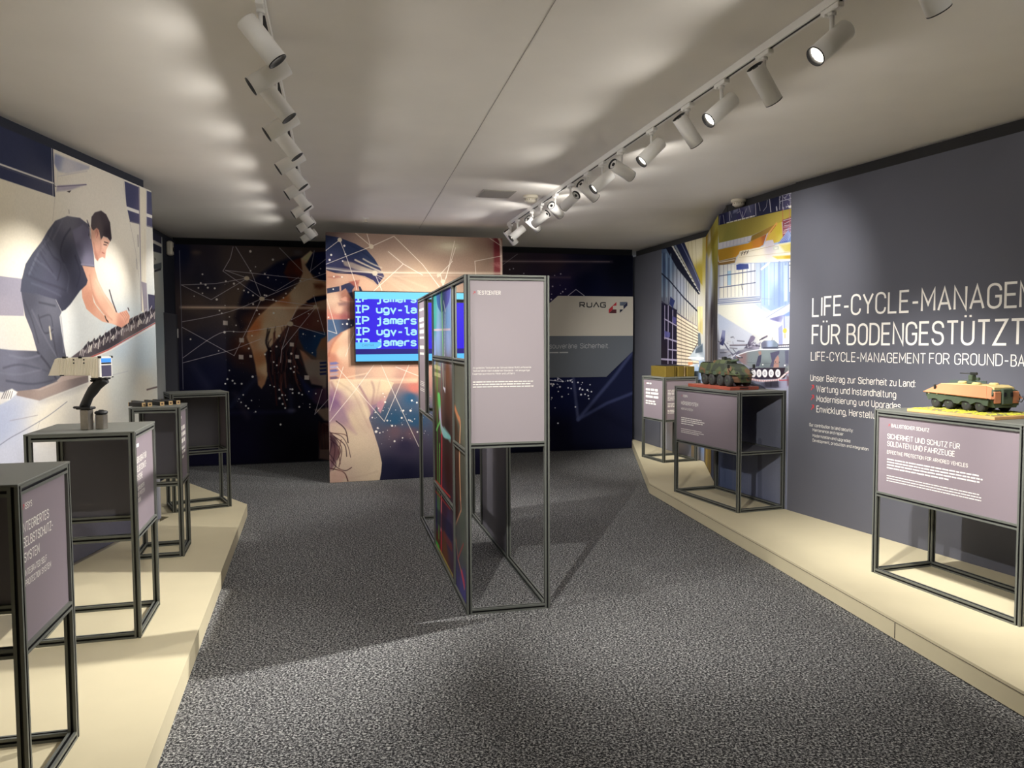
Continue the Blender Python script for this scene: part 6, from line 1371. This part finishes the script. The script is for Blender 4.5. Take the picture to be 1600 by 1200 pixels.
gun = MB(); gun.lathe([(.026, .130), (.026, .140), (.020, .143), (.012, .150), (.001, .150)], 18, 'z', (0, 0, 0)); gun.bevbox(-.014, .014, -.016, .016, .148, .176, .003); gun.bevbox(-.026, -.008, .006, .024, .152, .170, .003)
g = gun.build('weapon_mount', DGREEN, veh)
MB().cyl((-.085, 0, .182), (-.01, 0, .182), .0022, n=8).build('gun_barrel', DARKM, g)
MB().bevbox(-.012, .034, -.006, .006, .176, .189, .002).build('machine_gun', DARKM, g)
MB().bevbox(.006, .030, .012, .028, .148, .162, .002).build('ammunition_box', DGREEN, g)
MB().prism([(-.285, .052), (-.285, .136), (-.18, .142), (-.02, .142), (-.02, .06)], .120, .124).build('smoked_plate', GLASS, veh)
MB().bevbox(-.170, -.158, -.102, -.094, .098, .122, .001).build('side_mirror', DARKM, veh)
MB().tube([(.236, .06, .06), (.25, .075, .052), (.25, .09, .066), (.24, .095, .08)], .0022, 6).build('rear_hook', DARKM, veh)
for x in (-.20, -.14, -.08, -.02, .04, .10, .16): MB().cyl((x, -.103, .075), (x, -.107, .075), .003, n=8).build('bolt', SAND, veh)

# -- cream ribbed device on a grip and steel pole
dp = at_z(100 + 310 / 8.571, 540 + 1127 / 8.571, ZT)
dev = thing('sensor_device', 'cream ribbed sensor device on a black pistol grip and square steel tube', 'device', (dp[0], dp[1], ZT), math.radians(-2))
MB().bevbox(-.022, .022, -.022, .022, 0, .101, .003).build('steel_tube', STEEL, dev)
mb = MB(); mb.bevbox(-.040, .034, -.026, .026, .1015, .114, .003); mb.bevbox(-.062, -.030, -.010, .010, .105, .116, .002); mb.build('clamp_plate', M['black'], dev)
MB().bevbox(-.066, -.050, -.006, .006, .107, .115, .002).build('clamp_lever', STEEL, dev)
gp = MB()
path = [(-.010, .112, .024, .019), (-.002, .132, .023, .018), (.016, .165, .024, .018), (.036, .196, .026, .019), (.058, .220, .026, .019), (.082, .238, .026, .018), (.104, .250, .020, .017)]
rings = []
for i, (x, z, a, b) in enumerate(path):
    dx = path[min(i + 1, 6)][0] - path[max(i - 1, 0)][0]; dz = path[min(i + 1, 6)][1] - path[max(i - 1, 0)][1]; l = math.hypot(dx, dz); dx /= l; dz /= l
    ring = []
    for k in range(18):
        t = 2 * math.pi * k / 18; p_ = a * math.cos(t) * (1 + (.10 * math.sin(i * 2.4) if math.cos(t) > .3 else 0)); ring.append((x + p_ * dz, -b * math.sin(t), z - p_ * dx))
    rings.append(ring)
gp.loft(rings, smooth=True); gp.build('grip', M['black'], dev)
mb = MB(); mb.bevbox(.036, .118, -.020, .020, .249, .259, .003); mb.bevbox(.034, .050, -.012, .012, .237, .252, .003); mb.cyl((.040, -.018, .243), (.040, .018, .243), .006, n=10); mb.build('mount_rail', M['black'], dev)
bx = MB()
n_r = 26; L0, L1 = -.155, .095     # ribbed body, cut back at its rear top edge
prof = [(L0, .262), (L0 + .004, .268), (L0 + .040, .349), (L0 + .06, .356), (L1, .360), (L1, .2585), (.060, .2585), (.056, .272), (-.05, .272), (L0, .262)][:-1]
bx.prism([(x, z) for x, z in [(L0, .270), (L0 + .036, .350), (L0 + .05, .356), (L1, .360), (L1, .2585), (.058, .2585), (.056, .270)]], -.048, .048)
body = bx.build('casing', CREAM, dev)
rb = MB(); rb2 = MB()
for k in range(n_r):
    x = L0 + .05 + k * (L1 - L0 - .055) / n_r
    zb = .2595 if x > .058 else .271
    rb.bevbox(x, x + .0050, -.0515, -.0475, zb, .354, .001); rb2.bevbox(x, x + .0050, .0475, .0515, zb, .354, .001)
rb.build('cooling_ribs', CREAM, body); rb2.build('cooling_ribs', CREAM, body)
fr = MB(); fr.bevbox(L1, L1 + .012, -.054, .054, .2575, .362, .003); fr.build('front_frame', mat('white_frame', (240, 236, 226), .45), body)
MB().box(L1 + .012, L1 + .0135, -.042, .042, .333, .353).build('display', mat('blue_display', (60, 130, 220), .3, emit=(70, 140, 230), estr=.5), body)
MB().box(L1 + .012, L1 + .0133, -.042, .042, .325, .332).build('display_edge', M['black'], body)
MB().box(L1 + .012, L1 + .0135, -.042, .042, .2635, .319).build('dark_window', mat('violet_window', (78, 74, 96), .3), body)
def corner(*a): MB().box(*a).build('rubber_corner', M['black'], body)
for x in (L0 + .075, L0 + .155): corner(x, x + .016, -.0525, -.030, .354, .3625)
for y in (-.055, .047): corner(L1 + .002, L1 + .016, y, y + .008, .354, .3645); corner(L1 + .002, L1 + .016, y, y + .008, .2565, .262)
corner(L0 + .06, L0 + .08, -.0525, -.03, .268, .274)
for x in (L0 + .128, L0 + .178):
    for z in (.328, .344): MB().box(x, x + .007, -.0525, -.0512, z, z + .006).build('screw', M['black'], body)
dq = at_z(100 + 462 / 8.571, 540 + 1120 / 8.571, ZT)
t2 = thing('steel_post', 'short square steel tube with a black cap beside the ribbed device', 'post', (dq[0] + .01, dq[1] + .012, ZT), math.radians(-2))
MB().bevbox(-.021, .021, -.021, .021, 0, .074, .003).build('steel_tube', STEEL, t2)
mb = MB(); mb.lathe([(.026, .074), (.031, .078), (.031, .087), (.024, .091), (.016, .091), (.010, .096), (.001, .096)], 8); mb.build('cap', M['black'], t2)

# -- black square rods lying on the third left stand
RODS = [((-2.452, 5.185), (-.72, .70), .30, 'black square rod with brass end lying nearest the corner of the stand'),
        ((-2.396, 5.243), (-.70, .71), .30, 'second of the parallel black square rods, counted from the left'),
        ((-2.366, 5.308), (-.72, .69), .28, 'third of the parallel black square rods, counted from the left'),
        ((-2.338, 5.364), (-.76, .65), .24, 'rightmost of the parallel black square rods'),
        ((-2.488, 5.172), (-.93, .36), .12, 'short black rod lying crosswise at the left end of the rods')]
for i, ((x, y), (dx, dy), L, lab) in enumerate(RODS):
    r = .0135
    a = math.atan2(dy, dx)
    t = thing('black_rod', lab, 'rod', (x, y, ZT), a, 'black rods on the left stand')
    MB().bevbox(.002, L, -r, r, 0, 2 * r, .002).build('rod', M['black'], t)
    e = MB(); e.box(-.002, .002, -r, r, .0002, 2 * r); e.build('end_cap', BRASSL, t)
    MB().box(-.003, -.002, -r * .45, r * .45, r * .55, r * 1.45).build('socket', mat('socket_dark', (92, 66, 52), .6), t)
    e = MB(); e.box(L, L + .004, -r, r, 0.0002, 2 * r); e.build('end_cap', BRASSL, t)

# -- olive brass box on the far right stand
qd = at_z(990 + 280 / 6.667, 560 + 178 / 6.667, ZT)
bx0 = thing('brass_box', 'olive brass box in separate blocks on the far right stand', 'box', FD.world(.055, .04, HS), FD.rot)
MB().bevbox(.10, .44, 0, .13, 0, .128, .003).build('front_block', BRASS, bx0)
MB().bevbox(.11, .43, .145, .157, 0, .126, .002).build('plate', BRASS, bx0)
MB().bevbox(.10, .44, .175, .255, 0, .126, .002).build('middle_block', BRASS, bx0)
MB().bevbox(.11, .43, .268, .278, 0, .124, .002).build('plate', BRASSL, bx0)
MB().bevbox(.10, .44, .30, .40, 0, .122, .003).build('rear_block', BRASS, bx0)
MB().box(.14, .40, .04, .36, .1285, .134).build('lid', M['black'], bx0)
# ---------------------------------------------------------------- lamp tracks and their spotlights
TRZ = 2.845
def track(F, x0, x1, label):
    t = thing('light_track', label, 'light track', F.world(x0, 0, 0)[:2] + (TRZ,), F.rot)
    L = x1 - x0
    MB().box(0, L, -.0175, -.008, 0, CEIL - TRZ - .0005).build('rail_side', M['lampwhite'], t)
    MB().box(0, L, .008, .0175, 0, CEIL - TRZ - .0005).build('rail_side', M['lampwhite'], t)
    MB().box(0, L, -.008, .008, .003, CEIL - TRZ - .0005).build('slot', M['trackslot'], t)
    MB().box(L, L + .012, -.0175, .0175, 0, CEIL - TRZ - .0005).build('end_cap', M['lampwhite'], t)
    return t
LENS = emit('lamp_lens', (255, 244, 226), 14.0)

def spotlight(label, F, s, aim_deg, tilt, group, power=1.0, spill=1.0, size=46, name='track_spotlight'):
    """hangs from the track at distance s; aim_deg: compass heading of the beam, tilt: degrees below level"""
    w = F.world(s, 0)
    t = thing(name, label, 'spotlight', (w[0], w[1], TRZ), 0, group)
    h = math.radians(aim_deg); tl = math.radians(tilt)
    d = Vector((math.cos(h) * math.cos(tl), math.sin(h) * math.cos(tl), -math.sin(tl)))
    ad = MB(); ad.bevbox(-.055, .055, -.015, .015, -.022, -.0005, .003); ad.cyl((0, 0, -.022), (0, 0, -.036), .016, n=16); ad.bevbox(.020, .034, -.018, .018, -.030, -.020, .002)
    ad.build('track_adapter', M['lampwhite'], t, (0, 0, 0), (0, 0, F.rot))
    MB().cyl((0, 0, -.036), (0, 0, -.115), .0085, n=12).build('stem', M['lampwhite'], t)
    c = Vector((0, 0, -.135)) + d * .005
    R, L = .0405, .185
    q = d.to_track_quat('Z', 'Y')
    hb = MB(); hb.lathe([(R * .80, -L / 2 + .012), (R * .97, -L / 2), (R, -L / 2 + .003), (R, L / 2 - .004), (R * .96, L / 2 - .004), (R * .92, L / 2 - .03)], 32, caps=(True, False))
    body = hb.build('housing', M['lampwhite'], t, c); body.rotation_mode = 'QUATERNION'; body.rotation_quaternion = q
    MB().lathe([(R * .96, L / 2 - .004), (R * 1.0, L / 2 - .0035), (R * 1.0, L / 2), (R * .90, L / 2), (R * .84, L / 2 - .026)], 32, caps=(False, False)).build('front_ring', M['black'], body)
    MB().lathe([(.001, L / 2 - .024), (R * .86, L / 2 - .022), (R * .86, L / 2 - .026), (.001, L / 2 - .028)], 28).build('lens', LENS, body)
    bk = MB(); bk.lathe([(R * .95, -L / 2 + .001), (R * .80, -L / 2 + .003), (R * .78, -L / 2 + .020), (.001, -L / 2 + .020)], 28, caps=(False, True)); bk.cyl((0, 0, -L / 2 + .019), (0, 0, -L / 2 + .006), R * .30, n=14)
    bk.build('back_recess', M['black'], body)
    for nm, pw, sz, bl in (('beam', BEAM_W * power, size, .9), ('spill', SPILL_W * spill, 178, .45)):
        if pw <= 0: continue
        ld = bpy.data.lights.new(nm, 'SPOT'); ld.energy = pw; ld.color = LAMP_COLOR; ld.spot_size = math.radians(sz); ld.spot_blend = bl; ld.shadow_soft_size = .013
        lo = bpy.data.objects.new(nm, ld); COL.objects.link(lo); lo.parent = t
        lo.location = c + d * (L / 2 + .004)
        lo.rotation_mode = 'QUATERNION'; lo.rotation_quaternion = d.to_track_quat('-Z', 'Y')
    return t

def line_frame(p, q): return frame_between(p, q)
RT = line_frame(at_z(1310, 4, TRZ)[:2], at_z(795, 353, TRZ)[:2])
def s_of(F, px, py):
    p = at_z(px, py, TRZ)[:2]; return float((p - F.o) @ F.u)
ORD = ['first', 'second', 'third', 'fourth', 'fifth', 'sixth', 'seventh', 'eighth', 'ninth', 'tenth', 'eleventh', 'twelfth', 'thirteenth', 'fourteenth', 'fifteenth', 'sixteenth']
track(RT, -2.0, s_of(RT, 795, 353), 'long white lamp track along the right side of the ceiling')
HR = 13.0       # heading across the room, to the right
right = [(None, 'R', -.46), ((1304, 11), 'L', 0), ((1201, 83), 'R', 0), ((1131, 128), 'L', 0), ((1077, 164), 'R', 0), ((1021, 202), 'L', 0), ((977, 234), 'R', 0), ((946, 254), 'L', 0), ((925, 270), 'R', 0), ((897, 288), 'L', 0), ((873, 304), 'R', 0), ((851, 319), 'L', 0), ((837, 328), 'R', 0), ((815, 344), 'L', 0), ((798, 351), 'R', 0)]
RP = {}; exec_power = {}
R_TILT = {'R': 52, 'L': 36}
right_power = [1.0, 1.1, 1.0, .9, 1.0, 1.0, 1.0, .9, 1.1, .9, 1.1, .8, .8, .6, .5]
R_AIM = {1: (HR + 184, 40, .35), 3: (HR + 184, 40, .7), 2: (HR + 16, 48, .95), 4: (28, 46, 1.05), 6: (35, 20, .58), 8: (34, 32, .7), 10: (60, 19, 1.1), 12: (46, 30, 1.3), 9: (124, 24, 1.1), 11: (140, 28, 1.1), 5: (HR + 184, 44, 2.0)}
for i, (px, k, s) in enumerate(right):
    s = s if px is None else s_of(RT, *px)
    head, tilt, f = R_AIM.get(i, (HR + 14, 50, 1.0) if k == 'R' else (HR + 184, 40, 1.0))
    spotlight('%s spotlight from the front on the right track, aimed %s' % (ORD[i], 'at the right wall' if k == 'R' else 'across to the left'), RT, s, head, tilt, 'spotlights on the right track',
              right_power[i] * f * (2.1 if k == 'R' else 2.2), (.5 if k == 'R' else .7), 54 if k == 'R' else 56)
LT = line_frame(at_z(404, -6, TRZ)[:2], at_z(484, 355, TRZ)[:2])
track(LT, -1.9, s_of(LT, 484, 355), 'long white lamp track along the left side of the ceiling')
lR = [(408, 6), (432, 114), (447, 187), (459, 244), (468, 284), (475, 316), (480, 340)]
sR = [s_of(LT, *p) for p in lR]
left = []
for i, s in enumerate(sR):
    left.append((s, 'R'))
    nxt = sR[i + 1] if i + 1 < len(sR) else s + .75
    left.append((s + (nxt - s) * .52, 'L'))
left_power = [.4, .85, .4, .8, .35, 1.9, .5, .9, .9, .5, .35, .3, .2, .25]
for i, (s, k) in enumerate(left):
    head = HR + (2 if k == 'R' else 180 + 2)
    tilt = 52 if k == 'R' else 34
    spotlight('%s spotlight from the front on the left track, aimed %s' % (ORD[i], 'into the room' if k == 'R' else 'at the left wall'), LT, s, head, tilt, 'spotlights on the left track', left_power[i] * (1.7 if k == 'R' else .9), .6 if k == 'R' else .55, 42)

# behind the viewpoint: one lamp inferred from floor shadows, three unseen ones added for brightness
spotlight('spotlight on the left track behind the viewpoint, aimed at the tall frame', LT, -1.35, 62, 27, 'spotlights on the left track', 3.2, .3, 64)
spotlight('spotlight on the right track behind the viewpoint, aimed at the tall frame', RT, -1.5, 118, 24, 'spotlights on the right track', .55, .4, 40)
spotlight('spotlight on the left track behind the viewpoint, aimed at the left platform', LT, -.85, 130, 31, 'spotlights on the left track', .6, .4, 40)
spotlight('spotlight on the right track behind the viewpoint, aimed at the right platform', RT, -1.0, 40, 50, 'spotlights on the right track', .7, .4, 50)
